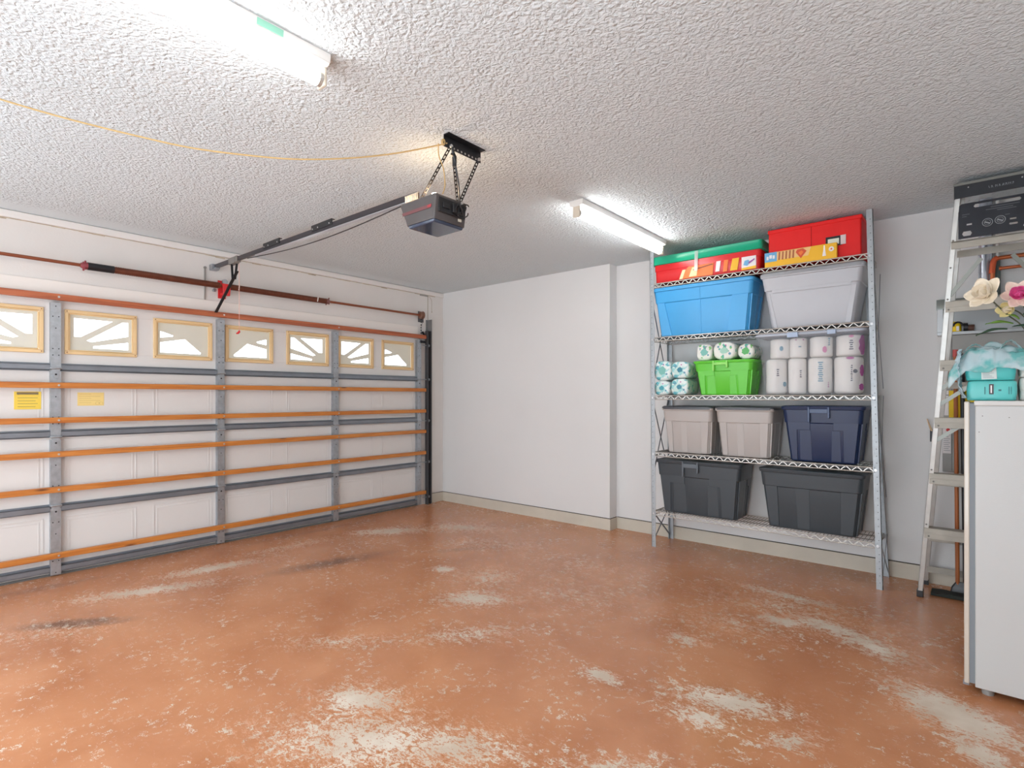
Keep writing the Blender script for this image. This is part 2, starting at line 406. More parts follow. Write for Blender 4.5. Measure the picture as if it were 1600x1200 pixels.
for s in range(4):
    b = MB(); z0 = s*SEC+(.012 if s == 0 else .0); z1 = (s+1)*SEC if s < 3 else 2.175
    if s < 3:
        b.box(XS-.03, XS-.003, DY0-.04, DY1+.03, z0, z1); b.box(XS-.003, XS, DY0+.01, DY1-.01, z0+.004, z1-.004)
        for (y0, y1) in WINS:
            za = s*SEC+.10; zb = (s+1)*SEC-.08
            # stamped panel: shallow stepped rim
            rectring(b, XS, XS+.004, y0, y1, za, zb, .010)
            rectring(b, XS, XS+.0025, y0+.024, y1-.024, za+.024, zb-.024, .012)
    else:
        ys = [DY0-.04]+[v for w in WINS for v in (w[0]+.02, w[1]-.02)]+[DY1+.03]
        b.box(XS-.03, XS, ys[0], ys[-1], z0, 1.753); b.box(XS-.03, XS, ys[0], ys[-1], 2.067, z1)
        for i in range(0, len(ys), 2): b.box(XS-.03, XS, ys[i], ys[i+1], 1.753, 2.067)
    b.build('door_section', M_door, door, bevel=.0015, seg=1)
b = MB(); b.box(XS-.03, XS+.012, DY0+.01, DY1-.01, 0.0, .014)
b.build('bottom_seal', mat('grey_seal', (108, 108, 106), .7), door)
SHAPES = {'A': [[(.13, .83), (.66, .82), (.22, .41), (.13, .41)], [(.80, .82), (.885, .82), (.885, .49), (.366, .305), (.298, .333)], [(.885, .345), (.885, .165), (.386, .165), (.386, .21)]],
          'B': [[(.12, .684), (.166, .68), (.344, .60), (.32, .57), (.12, .53)], [(.12, .41), (.534, .53), (.814, .196), (.80, .16), (.12, .16)]]}
for k, src in (('D', 'A'), ('C', 'B')): SHAPES[k] = [[(1-u, w) for (u, w) in p] for p in SHAPES[src]]
from mathutils.geometry import tessellate_polygon
for (y0, y1), kd in zip(WINS, KIND):
    b = MB(); rectring(b, XS-.004, XS+.016, y0, y1, 1.733, 2.087, .026)
    rectring(b, XS-.004, XS+.010, y0+.026, y1-.026, 1.759, 2.061, .010)
    fr = b.build('window_frame', M_tan, door, bevel=.004)
    b = MB(); b.mi = 0
    for (sy, sz) in ((y0+.014, 1.747), (y1-.014, 1.747), (y0+.014, 2.073), (y1-.014, 2.073)): b.disc((XS+.016, sy, sz), .004, (1, 0, 0), 8, .0015)
    b.build('screw', M_copper_tube, fr)
    # sunburst insert: panel with openings cut out
    W_, H_ = y1-y0, .354
    outer = [(y0+.03, 1.763), (y1-.03, 1.763), (y1-.03, 2.057), (y0+.03, 2.057)]
    loops = [[Vector((p[0], p[1], 0)) for p in outer]]+[[Vector((y0+u*W_, 1.733+w*H_, 0)) for (u, w) in sh] for sh in SHAPES[kd]]
    tris = tessellate_polygon(loops); flat = [p for l in loops for p in l]; n = len(flat)
    b = MB(); vs = [(-.034, p.x, p.y) for p in flat]+[(-.024, p.x, p.y) for p in flat]
    fs = [tuple(t) for t in tris]+[tuple(i+n for i in reversed(t)) for t in tris]; base = 0
    for l in loops:
        m_ = len(l)
        for i in range(m_): a = base+i; c = base+(i+1) % m_; fs.append((a, c, c+n, a+n))
        base += m_
    b.add(vs, fs); b.build('sunburst_insert', M_insert, fr, smooth=20)
    MB().box(-.042, -.039, y0+.022, y1-.022, 1.755, 2.065).build('glass_pane', M_glass, fr)
# steel stiles, one per joint line, broken at each hinge
for y in COLS:
    w = .064 if abs(y+.405) > .01 and y > -5.2 else .064
    yc = y if y > -5.2 and y < -.5 else (y-.03 if y > -1 else y+.05)
    b = MB(); b.mi = 0
    for s in range(4):
        z0 = s*SEC+.012; z1 = (s+1)*SEC-.004
        # flat channel: face and two returns
        b.box(.030, .034, yc-w/2, yc+w/2, z0, z1); b.box(XS, .030, yc-w/2, yc-w/2+.003, z0, z1); b.box(XS, .030, yc+w/2-.003, yc+w/2, z0, z1)
    b.mi = 1
    rr = random.Random(int(y*100))
    for s in range(4):
        for dz in (.03, .12, .17, .33, .42, .50):
            for dy in (-.018, .018) if dz in (.12, .17, .42) else (0,):
                b.disc((.034, yc+dy, s*SEC+dz), .0045, (1, 0, 0), 8, .0008)
    b.build('stile', [M_galv, M_dark], door)
    for s in (1, 2, 3):
        h = MB(); z = s*SEC
        h.slab([(.034, yc-.03, z+.035), (.034, yc+.03, z+.035), (.034, yc+.032, z+.015), (.034, yc-.032, z+.015)], .004, (1, 0, 0))
        h.slab([(.034, yc-.03, z+.02), (.034, yc+.03, z+.02), (.034, yc+.012, z-.06), (.034, yc-.012, z-.06)], .004, (1, 0, 0))
        h.tube([(.044, yc-.036, z+.018), (.044, yc+.036, z+.018)], .008, 8)
        h.mi = 1; h.disc((.038, yc, z-.03), .007, (1, 0, 0), 8, .004)
        h.build('hinge', [M_galv, M_dark], door, bevel=.001, seg=1)
# horizontal steel U struts
for z in (.058, .528, 1.108, 1.628):
    for i in range(4):
        y0 = COLS[i]+(.033 if i else .06); y1 = COLS[i+1]-(.033 if i < 3 else .06)
        b = MB()
        b.box(XS, XS+.003, y0, y1, z-.032, z-.022); b.box(XS, .030, y0, y1, z-.024, z-.021)
        b.box(.027, .030, y0, y1, z-.024, z+.018); b.box(XS, .030, y0, y1, z+.015, z+.018); b.box(XS, XS+.003, y0, y1, z+.016, z+.030)
        b.build('strut', M_strut, door)
# stained wooden braces across all stiles
for i, z in enumerate((.165, .676, .950, 1.213, 1.484, 2.168)):
    b = MB(); b.box(.0345, .072, DY0+.02, DY1+.075, z-.0215 if i < 5 else z-.024, z+.0215 if i < 5 else z+.024)
    br = b.build('wooden_brace', M_wood_shaded if i == 5 else M_wood, door, bevel=.003)
    for y in COLS[1:4]:
        b = MB(); b.disc((.072, y+.012, z), .008, (1, 0, 0), 8, .004); b.disc((.076, y+.012, z), .005, (1, 0, 0), 6, .004)
        b.build('bolt', M_bolt, br)
# yellow notices stuck on the door skin
M_yel = mat('yellow_notice', (238, 208, 84), .5); M_yel2 = mat('faded_yellow_notice', (240, 214, 138), .5); M_ink = mat('grey_ink', (128, 116, 84), .6)
b = MB(); b.box(XS+.0003, XS+.0046, -4.31, -4.155, 1.30, 1.435); b.mi = 1
b.box(XS+.0046, XS+.0051, -4.295, -4.17, 1.412, 1.430); b.disc((XS+.0051, -4.285, 1.42), .010, (1, 0, 0), 12, .0005)
for k in range(4): b.box(XS+.0046, XS+.0051, -4.29, -4.175-.012*(k % 2), 1.385-.022*k, 1.388-.022*k)
b.build('notice', [M_yel, M_ink], door, 'bright yellow notice left of the steel stile')
b = MB(); b.box(XS+.0003, XS+.0013, -3.93, -3.755, 1.323, 1.430); b.mi = 1
for k in range(5): b.box(XS+.0013, XS+.0016, -3.92, -3.84+.06*(k % 2), 1.415-.017*k, 1.4175-.017*k)
for q in (-3.80, -3.775): b.tube([(XS+.0015, q+.012*math.cos(a*PI/6), 1.342+.012*math.sin(a*PI/6)) for a in range(13)], .001, 4)
b.build('notice', [M_yel2, mat('pale_ink', (206, 180, 116), .6)], door, 'pale yellow notice right of the steel stile')

# door track with roller brackets
t = thing('door_track', 'dark steel vertical track at the right edge of the garage door', 'door track', (.06, -.31, 0))
b = MB(); b.box(.030, .034, -.335, -.285, .005, 2.25); b.box(.034, .085, -.338, -.334, .005, 2.25); b.box(.034, .085, -.286, -.282, .005, 2.25)
b.box(.081, .085, -.335, -.325, .005, 2.25)
b.build('rail', M_track, t)
b = MB(); b.box(0, .004, -.30, -.268, .01, 2.40); b.box(0, .085, -.270, -.266, .01, 2.40); b.build('angle_bracket', mat('angle_steel', (150, 150, 150), .45, .6), t)
for z in (.10, SEC+.02, 2*SEC+.02, 3*SEC+.02, 2.06):
    b = MB(); b.tube([(.055, -.40, z), (.055, -.33, z)], .006, 8); b.tube([(.055, -.333, z), (.055, -.290, z)], .018, 12)
    b.build('roller', M_galv, t)
b = MB(); b.bar((.05, -.40, 2.235), (.05, -.33, 2.15), .03, .012); b.box(.036, .05, -.42, -.34, 2.09, 2.12); b.build('top_bracket', M_blacks, t)

# torsion spring on its shaft
t = thing('torsion_spring', 'long brown torsion spring on a shaft above the garage door', 'spring', (.1, -2.85, 2.44))
ZS, XT = 2.437, .085
MB().tube([(XT, -5.4, ZS), (XT, -.43, ZS)], .013, 12).build('shaft', mat('brown_shaft', (146, 84, 58), .45, .5), t)
for (y0, y1) in ((-3.88, -2.89), (-2.80, -1.79)):
    b = MB(); n = int((y1-y0)/.008); pts = []; rs = []
    for i in range(n+1): pts.append((XT, y0+(y1-y0)*i/n, ZS)); rs.append(.029 if i % 2 else .0265)
    b.tube(pts, rs, 16); b.build('spring_coil', M_copper_tube, t)
b = MB(); b.tube([(XT, -3.885, ZS), (XT, -3.71, ZS)], .0305, 16); b.build('coil_sleeve', M_blacks, t, 'black painted end of the coil')
def cone(y, s, m, lab):
    b = MB(); b.tube([(XT, y, ZS), (XT, y+s*.02, ZS), (XT, y+s*.045, ZS)], [.028, .030, .018], 12)
    for k in range(4):
        a = PI/4+k*PI/2; b.tube([(XT+.02*math.cos(a), y+s*.02, ZS+.02*math.sin(a)), (XT+.046*math.cos(a), y+s*.02, ZS+.046*math.sin(a))], .007, 6)
    b.build('winding_cone', m, t, lab)
cone(-3.885, -1, mat('dull_red_cone', (142, 62, 70), .5), 'dull red winding cone'); cone(-1.79, 1, mat('brown_cone', (140, 96, 92), .5, .3), None)
b = MB(); b.slab([(.10, -2.872, 2.455), (.10, -2.800, 2.455), (.10, -2.806, 2.345), (.10, -2.862, 2.345)], .02, (1, 0, 0)); b.box(.008, .10, -2.85, -2.82, 2.36, 2.38)
b.box(.0, .008, -2.87, -2.80, 2.33, 2.50)
b.build('centre_bracket', M_red, t, 'bright red centre bearing bracket', bevel=.002)
b = MB(); b.disc((.09, -2.845, 2.475), .024, (1, 0, 0), 14, .02); b.build('bearing', M_galv, t)
MB().disc((.0, -2.905, 2.40), .016, (1, 0, 0), 12, .02).build('anchor_bolt', M_galv, t)
b = MB(); b.tube([(XT, -.475, ZS), (XT, -.465, ZS), (XT, -.43, ZS), (XT, -.425, ZS)], [.03, .045, .045, .052], 18); b.build('cable_drum', mat('drum_metal', (128, 92, 76), .45, .5), t)
b = MB(); b.box(.0, .004, -.43, -.34, 2.36, 2.50); b.slab([(.0, -.42, 2.40), (.12, -.42, 2.42), (.12, -.42, 2.46), (.0, -.42, 2.48)], .004, (0, 1, 0)); b.build('end_bracket', M_track, t)
b = MB(); b.tube([(XT+.03, -.44, ZS), (.06, -.42, 2.30), (.05, -.41, 2.12)], .0025, 5)
for k in range(6): b.bar((.03, -.405, 2.40-.035*k), (.03, -.40, 2.385-.035*k), .012, .008)
b.build('lift_cable', M_blacks, t)
for y in (-3.0, -2.72, -1.90):
    MB().tube([(XT+.02, y, ZS-.02), (XT+.036, y, ZS+.026)], .005, 6).build('paint_mark', M_trim, t, 'white paint dab on the coil') if y != -3.0 else None

# ------------------------------------------------------------------ garage door opener
YO = -2.915
op = thing('garage_door_opener', 'black garage door opener hanging from the ceiling with a long rail to the door', 'garage door opener', (3.12, YO, 2.36))
M_hous = mat('opener_housing', (86, 82, 82), .3, var=(6, .1)); M_lens = mat('opener_lens', (62, 74, 96), .12, coat=.5)
# housing: profile in x-z with overhang toward the door
b = MB()
rings = []
for (z, x0, x1, hy) in ((2.365, 3.012, 3.246, .118), (2.40, 3.000, 3.250, .120), (2.45, 2.972, 3.256, .120), (2.492, 2.955, 3.262, .121), (2.500, 2.965, 3.256, .116)):
    rings.append(rrect((x0+x1)/2, YO, z, (x1-x0)/2, hy, .012, 3))
b.loft(rings); b.build('housing', M_hous, op, 'grey black motor housing', smooth=30)
b = MB(); b.loft([rrect(3.129, YO, 2.350, .106, .108, .006, 2), rrect(3.129, YO, 2.366, .112, .114, .006, 2)]); b.build('lens', M_lens, op, 'smoky blue lamp lens under the housing', bevel=.004, smooth=25)
M_stripe = mat('red_stripe', (116, 72, 74), .4)
b = MB(); b.slab([(2.985, YO-.1205, 2.425), (3.16, YO-.1215, 2.425), (3.225, YO-.1215, 2.425), (3.23, YO-.1215, 2.445), (2.98, YO-.1215, 2.442)], .002, (0, -1, 0)); b.build('stripe', M_stripe, op, 'faded red stripe')
b = MB(); b.slab([(3.20, YO-.1235, 2.428), (3.228, YO-.1235, 2.428), (3.231, YO-.1235, 2.442), (3.197, YO-.1235, 2.442)], .001, (0, -1, 0)); b.build('emblem', mat('dull_red', (170, 60, 66), .4), op, 'small red badge')
# back panel with sockets and cable mess
b = MB(); b.box(3.252, 3.262, YO-.095, YO+.105, 2.405, 2.485); b.box(3.258, 3.270, YO-.07, YO-.02, 2.43, 2.46); b.box(3.258, 3.274, YO+.0, YO+.03, 2.42, 2.47)
b.build('rear_panel', M_black, op, bevel=.003)
b = MB(); b.box(3.252, 3.2585, YO+.055, YO+.078, 2.385, 2.40); b.build('rating_label', mat('label_cream', (210, 205, 190), .6), op)
b = MB()
for k, (ph, rad) in enumerate(((0, .030), (1.3, .038), (2.4, .026), (.6, .045))):
    b.tube([(3.272+.008*math.sin(3*a+ph), YO+.05+rad*math.cos(a+ph)+.01*k, 2.445+rad*.9*math.sin(a+ph*1.7)) for a in [i*PI/9 for i in range(16)]], .0035, 6)
b.tube([(3.35, -3.0, 2.73), (3.345, -2.97, 2.66), (3.33, -2.93, 2.56), (3.29, -2.88, 2.47), (3.275, -2.83, 2.41)], .0042, 6)
b.tube([(3.345, -2.99, 2.70), (3.34, -2.97, 2.69), (3.335, -2.965, 2.64)], .012, 8)
b.build('power_cable', M_black, op)
# slotted lamp guard on top and the warm bulb in it
b = MB()
for k in range(9): b.box(2.975+k*.013, 2.981+k*.013, YO-.10, YO-.095, 2.500, 2.545)
b.box(2.972, 3.092, YO-.10, YO-.094, 2.545, 2.549); b.box(2.972, 3.092, YO-.102, YO-.05, 2.498, 2.503)
b.build('lamp_guard', mat('guard_metal', (190, 184, 174), .4, .3), op)
b = MB()
rings = [[(3.12+r*math.cos(a*PI/5), YO+.0+r*math.sin(a*PI/5), z) for a in range(10)] for z, r in ((2.503, .010), (2.515, .014), (2.53, .024), (2.545, .026), (2.558, .018), (2.565, .004))]
b.loft(rings); b.build('bulb', mat('warm_bulb', (255, 200, 140), .5, emit=((1, .70, .42, 1), BULB)), op, 'lit warm bulb on top of the opener')
# perforated angle on the ceiling and the hanging straps
def perforated(b, a, c, w, n):
    """strap with punched slots: two side strips and rungs"""
    a = Vector(a); c = Vector(c); d = (c-a).normalized(); side = d.cross(Vector((1, 0, 0))).normalized()
    for s_ in (-1, 1): b.bar(a+side*s_*w*.40, c+side*s_*w*.40, .0035, w*.22, up=side)
    for i in range(n+1):
        p = a+(c-a)*(i/n); b.bar(p-d*.004, p+d*.004, .0035, w*.8, up=side)
b = MB(); b.box(3.335, 3.339, -3.045, -2.765, 2.722, 2.786); b.box(3.335, 3.375, -3.045, -2.765, 2.782, 2.786)
b.mi = 1
for k in range(9): b.disc((3.3385, -3.0+.028*k, 2.733), .006, (1, 0, 0), 6, .001)
b.build('ceiling_angle', [M_blacks, mat('punched_light', (186, 182, 176), .7)], op)
for (a, c) in (((3.341, -3.00, 2.735), (3.05, -2.975, 2.50)), ((3.341, -2.985, 2.735), (3.235, -2.845, 2.49)), ((3.341, -2.785, 2.735), (3.235, -2.835, 2.49))):
    b = MB(); perforated(b, a, c, .020, 14); b.build('hanging_strap', M_blacks, op)
b = MB()
for p in ((3.339, -3.0, 2.735), (3.339, -2.785, 2.735), (3.256, -2.84, 2.49)): MB().disc(p, .009, (1, 0, 0), 8, .012).build('strap_bolt', M_bolt, op)
# rail
def rz(x): return 2.612-.025*(x/2.95)
b = MB(); b.bar((.03, YO, rz(0)), (2.97, YO, rz(2.95)), .022, .034); b.build('rail', mat('rail_steel', (78, 74, 78), .35, .6), op)
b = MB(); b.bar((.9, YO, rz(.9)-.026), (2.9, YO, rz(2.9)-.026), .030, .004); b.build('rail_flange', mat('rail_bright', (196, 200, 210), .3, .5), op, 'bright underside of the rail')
pts = [(.75+(2.95-.75)*i/16, YO-.01, rz(.75+(2.95-.75)*i/16)-.03-.05*math.sin(PI*i/16)) for i in range(17)]
MB().tube(pts, .0035, 6).build('chain', M_blacks, op, 'sagging drive chain below the rail')
for x in (1.05, 1.80):
    b = MB(); b.box(x, x+.27, YO-.018, YO-.010, rz(x)-.002, rz(x)+.040); b.box(x, x+.27, YO-.018, YO+.010, rz(x)+.036, rz(x)+.040)
    b.mi = 1
    for dx in (.02, .09, .24): b.disc((x+dx, YO-.018, rz(x)+.012), .006, (0, -1, 0), 8, .003)
    b.build('rail_splice', [M_black, M_bolt], op, bevel=.002)
b = MB(); b.box(.0, .07, YO-.032, YO+.032, rz(0)-.03, rz(0)+.022); b.box(.05, .12, YO-.02, YO+.02, rz(0)-.028, rz(0)-.015); b.build('header_bracket', M_galv, op, bevel=.002)
b = MB(); b.box(.40, .52, YO-.024, YO+.024, rz(.5)-.036, rz(.5)+.020); b.box(.52, .56, YO-.02, YO+.02, rz(.5)-.03, rz(.5)+.024)
b.build('trolley', mat('trolley_grey', (140, 136, 132), .4, .4), op, bevel=.003)
b = MB(); b.bar((.44, YO-.01, 2.58), (.46, YO-.01, 2.44), .006, .018, (0, 1, 0)); b.bar((.50, YO+.01, 2.58), (.46, YO+.01, 2.44), .006, .018, (0, 1, 0))
b.build('trolley_link', M_blacks, op)
MB().bar((.53, YO, 2.50), (.075, YO, 2.185), .008, .024, (0, 1, 0)).build('door_arm', M_blacks, op, 'dark diagonal arm down to the door')
b = MB(); b.tube([(.52, YO+.02, 2.575), (.50, YO+.03, 2.40), (.50, YO+.03, 1.975)], .0022, 6); b.build('release_cord', mat('pink_cord', (228, 176, 160), .7), op)
b = MB(); b.tube([(.50, YO+.03, 1.985), (.50, YO+.03, 1.972), (.50, YO+.02, 1.960), (.50, YO+.005, 1.955)], [.004, .010, .009, .005], 8); b.build('release_handle', M_red, op)

# yellow cord strung from the opener bracket across the room
pts = [(3.345, -3.03, 2.74), (3.291, -3.04, 2.742), (3.163, -3.218, 2.676), (3.042, -3.409, 2.621), (2.909, -3.616, 2.583), (2.799, -3.789, 2.572), (2.649, -4.023, 2.575), (2.509, -4.243, 2.605), (2.376, -4.451, 2.642), (2.251, -4.647, 2.688), (2.13, -4.84, 2.74), (2.08, -4.92, 2.775)]
def smooth_pts(p, k=6):
    out = []
    P = [Vector(q) for q in p]
    for i in range(len(P)-1):
        p0, p1, p2, p3 = P[max(i-1, 0)], P[i], P[i+1], P[min(i+2, len(P)-1)]
        for j in range(k):
            t = j/k; out.append(.5*((2*p1)+(p2-p0)*t+(2*p0-5*p1+4*p2-p3)*t*t+(3*p1-p0-3*p2+p3)*t**3))
    out.append(P[-1]); return out
b = MB(); b.tube(smooth_pts(pts), .0038, 6)
for k in range(3): b.tube([(3.333+.003*k, -3.048+.008*math.cos(a), 2.742+.014*math.sin(a)) for a in [i*PI/6 for i in range(13)]], .004, 6)
b.tube(smooth_pts([(3.30, -3.05, 2.745), (3.27, -3.02, 2.70), (3.285, -3.0, 2.63), (3.275, -2.98, 2.55), (3.268, -2.99, 2.50)]), .003, 6)
b.tube([(2.08, -4.92, 2.770), (2.08, -4.92, 2.786)], .010, 8)
tag(b.build('rope', M_rope), 'thin yellow rope sagging from the opener bracket across the ceiling', 'rope')

# ------------------------------------------------------------------ fluorescent strip lights
M_tube = mat('lit_tube', (255, 255, 255), .5, emit=((1, .985, .97, 1), TUBE))
def strip(x, y0, y1, label, xo=0, sticker=True):
    t = thing('strip_light', label, 'strip light', (x, (y0+y1)/2, H), 'ceiling strip lights')
    b = MB(); b.prism([(x-.058, H), (x+.058, H), (x+.052, H-.035), (x+.024, H-.046), (x-.024, H-.046), (x-.052, H-.035)], y0, y1, 'y'); b.build('housing', M_white, t, bevel=.002)
    for y, s_ in ((y0, 1), (y1, -1)):
        b = MB(); b.box(x-.028, x+.028, y, y+s_*.014, H-.120, H-.044); b.build('lamp_holder', mat('holder_cream', (214, 206, 190), .5), t, bevel=.004)
    b = MB(); b.tube([(x, y0+.02, H-.088), (x, y1-.02, H-.088)], .029, 16); b.build('tube', M_tube, t)
    for a, c in ((y0+.014, y0+.03), (y1-.03, y1-.014)):
        MB().tube([(x, a, H-.088), (x, c, H-.088)], .0295, 16).build('tube_cap', mat('cap_metal', (196, 192, 186), .4, .5), t)
    if sticker:
        b = MB(); b.slab([(x+.0575, y1-.30, H-.006), (x+.0575, y1-.20, H-.006), (x+.0545, y1-.20, H-.030), (x+.0545, y1-.30, H-.030)], .0012, (1, 0, 0)); b.build('sticker', mat('mint_sticker', (150, 214, 190), .5), t, 'small mint green sticker')
    return t
strip(3.43, -5.06, -3.80, 'lit fluorescent strip light cut by the top edge of the photo')
strip(3.33, -1.78, -.42, 'lit fluorescent strip light near the shelf, before the blank white wall', sticker=False)
strip(4.95, -4.72, -3.47, 'lit fluorescent strip light above the camera, out of the frame', sticker=False)
strip(1.6, -5.85, -4.95, 'added fill strip light in the corner beside the door, out of the frame', sticker=False)  # unseen fixture added for more light in the room

# ------------------------------------------------------------------ wire shelf unit
SX0, SX1, SYF, SYB = 3.19, 4.945, -.285, .105
rack = thing('shelf_unit', 'tall galvanised steel shelf unit with five wire shelves full of bins', 'shelf unit', (4.07, -.09, 0))
def lean(x, z):            # the uprights lean a little toward the door
    f_ = (x-SX0)/(SX1-SX0); return x-(.022+.040*f_)*(z/2.76)
def post(x, y, sx, sy, name='post', ex=0):
    """angle-iron upright: flange in the x-z plane facing front plus a return flange"""
    w, th = .040, .003
    b = MB(); z1 = 2.765
    def q(x0, x1, y0, y1):
        n = 6; rings = []
        for i in range(n+1):
            z = z1*i/n; d = lean(x, z)-x-ex*z/2.76
            rings.append([(x0+d, y0, z), (x1+d, y0, z), (x1+d, y1, z), (x0+d, y1, z)])
        b.loft(rings)
    xa, xb = (x, x+sx*w); ya, yb = (y, y+sy*th)
    q(min(xa, xb), max(xa, xb), min(ya, yb), max(ya, yb))
    ya, yb = (y, y+sy*w*.8); xa, xb = (x, x+sx*th)
    q(min(xa, xb), max(xa, xb), min(ya, yb), max(ya, yb))
    b.mi = 1; z = .05
    fd = -sy
    while z < 2.72:
        d = lean(x, z)-x-ex*z/2.76
        b.disc((x+sx*w*.42+d, y, z), .0042, (0, fd, 0), 6, .0006)
        b.disc((x+d, y+sy*w*.45, z+.02), .0042, (-sx, 0, 0), 6, .0006)
        z += .0508
    return b.build(name, [M_galv2, mat('punched_hole', (108, 112, 114), .7)], rack)
post(SX0-.012, SYF, 1, 1); post(SX1+.028, SYF, -1, 1); post(SX0-.012, SYB, 1, -1); post(SX1+.028, SYB, -1, -1, ex=.085)
SHZ = [.312, .862, 1.387, 1.927, 2.425]
M_wire = mat('zinc_wire', (206, 204, 198), .35, .5)
M_wire_shaded = mat('zinc_wire_shaded', (120, 118, 112), .4, .5)  # same wire, darker: shade inside the shelves painted into the deck
for zi, z in enumerate(SHZ):
    xa = lean(SX0+.004, z); xb = lean(SX1-.004, z)
    zt, zb = z+.018, z-.016
    b = MB(); n = 66
    for i in range(n+1):
        x = xa+.01+(xb-xa-.02)*i/n; b.tube([(x, SYF+.006, zt-.002), (x, SYB-.006, zt-.002)], .0022, 4, cap=False)
    for y in (-.15, 0): b.tube([(xa, y, zt-.006), (xb, y, zt-.006)], .003, 5)
    sh = b.build('wire_shelf', M_wire_shaded, rack)
    for y in (SYF+.005, SYB-.005):
        b = MB(); b.tube([(xa, y, zt), (xb, y, zt)], .0048, 6); b.tube([(xa, y, zb), (xb, y, zb)], .0048, 6)
        m = 48; pts = [(xa+(xb-xa)*i/m, y, zt if i % 2 else zb) for i in range(m+1)]
        for i in range(m): b.bar(pts[i], pts[i+1], .005, .006)
        b.build('shelf_rail', M_wire, sh)
    for x in (xa, xb):
        b = MB(); b.tube([(x, SYF, zt), (x, SYB, zt)], .0038, 6); b.tube([(x, SYF, zb), (x, SYB, zb)], .0038, 6)
        m = 10; pts = [(x, SYF+(SYB-SYF)*i/m, zt if i % 2 else zb) for i in range(m+1)]
        for i in range(m): b.bar(pts[i], pts[i+1], .004, .004)
        b.build('shelf_end', M_wire, sh)
    for x in (lean(SX0+.012, z), lean(SX1+.004, z)):
        b = MB(); b.disc((x, SYF, z), .010, (0, -1, 0), 6, .006); b.tube([(x, SYF-.006, z), (x, SYF-.012, z)], .005, 6)
        b.build('shelf_bolt', M_bolt, sh)
for x in (SX0-.006, SX1+.022):
    for (z0, z1) in ((.04, .33), (.62, 1.40), (1.46, 2.35)):
        for k in (0, 1):
            a = (lean(x, z0), SYF+.01 if k else SYB-.01, z0); c = (lean(x, z1), SYB-.01 if k else SYF+.01, z1)
            MB().bar(a, c, .016, .003, (1, 0, 0)).build('cross_brace', M_strut, rack)

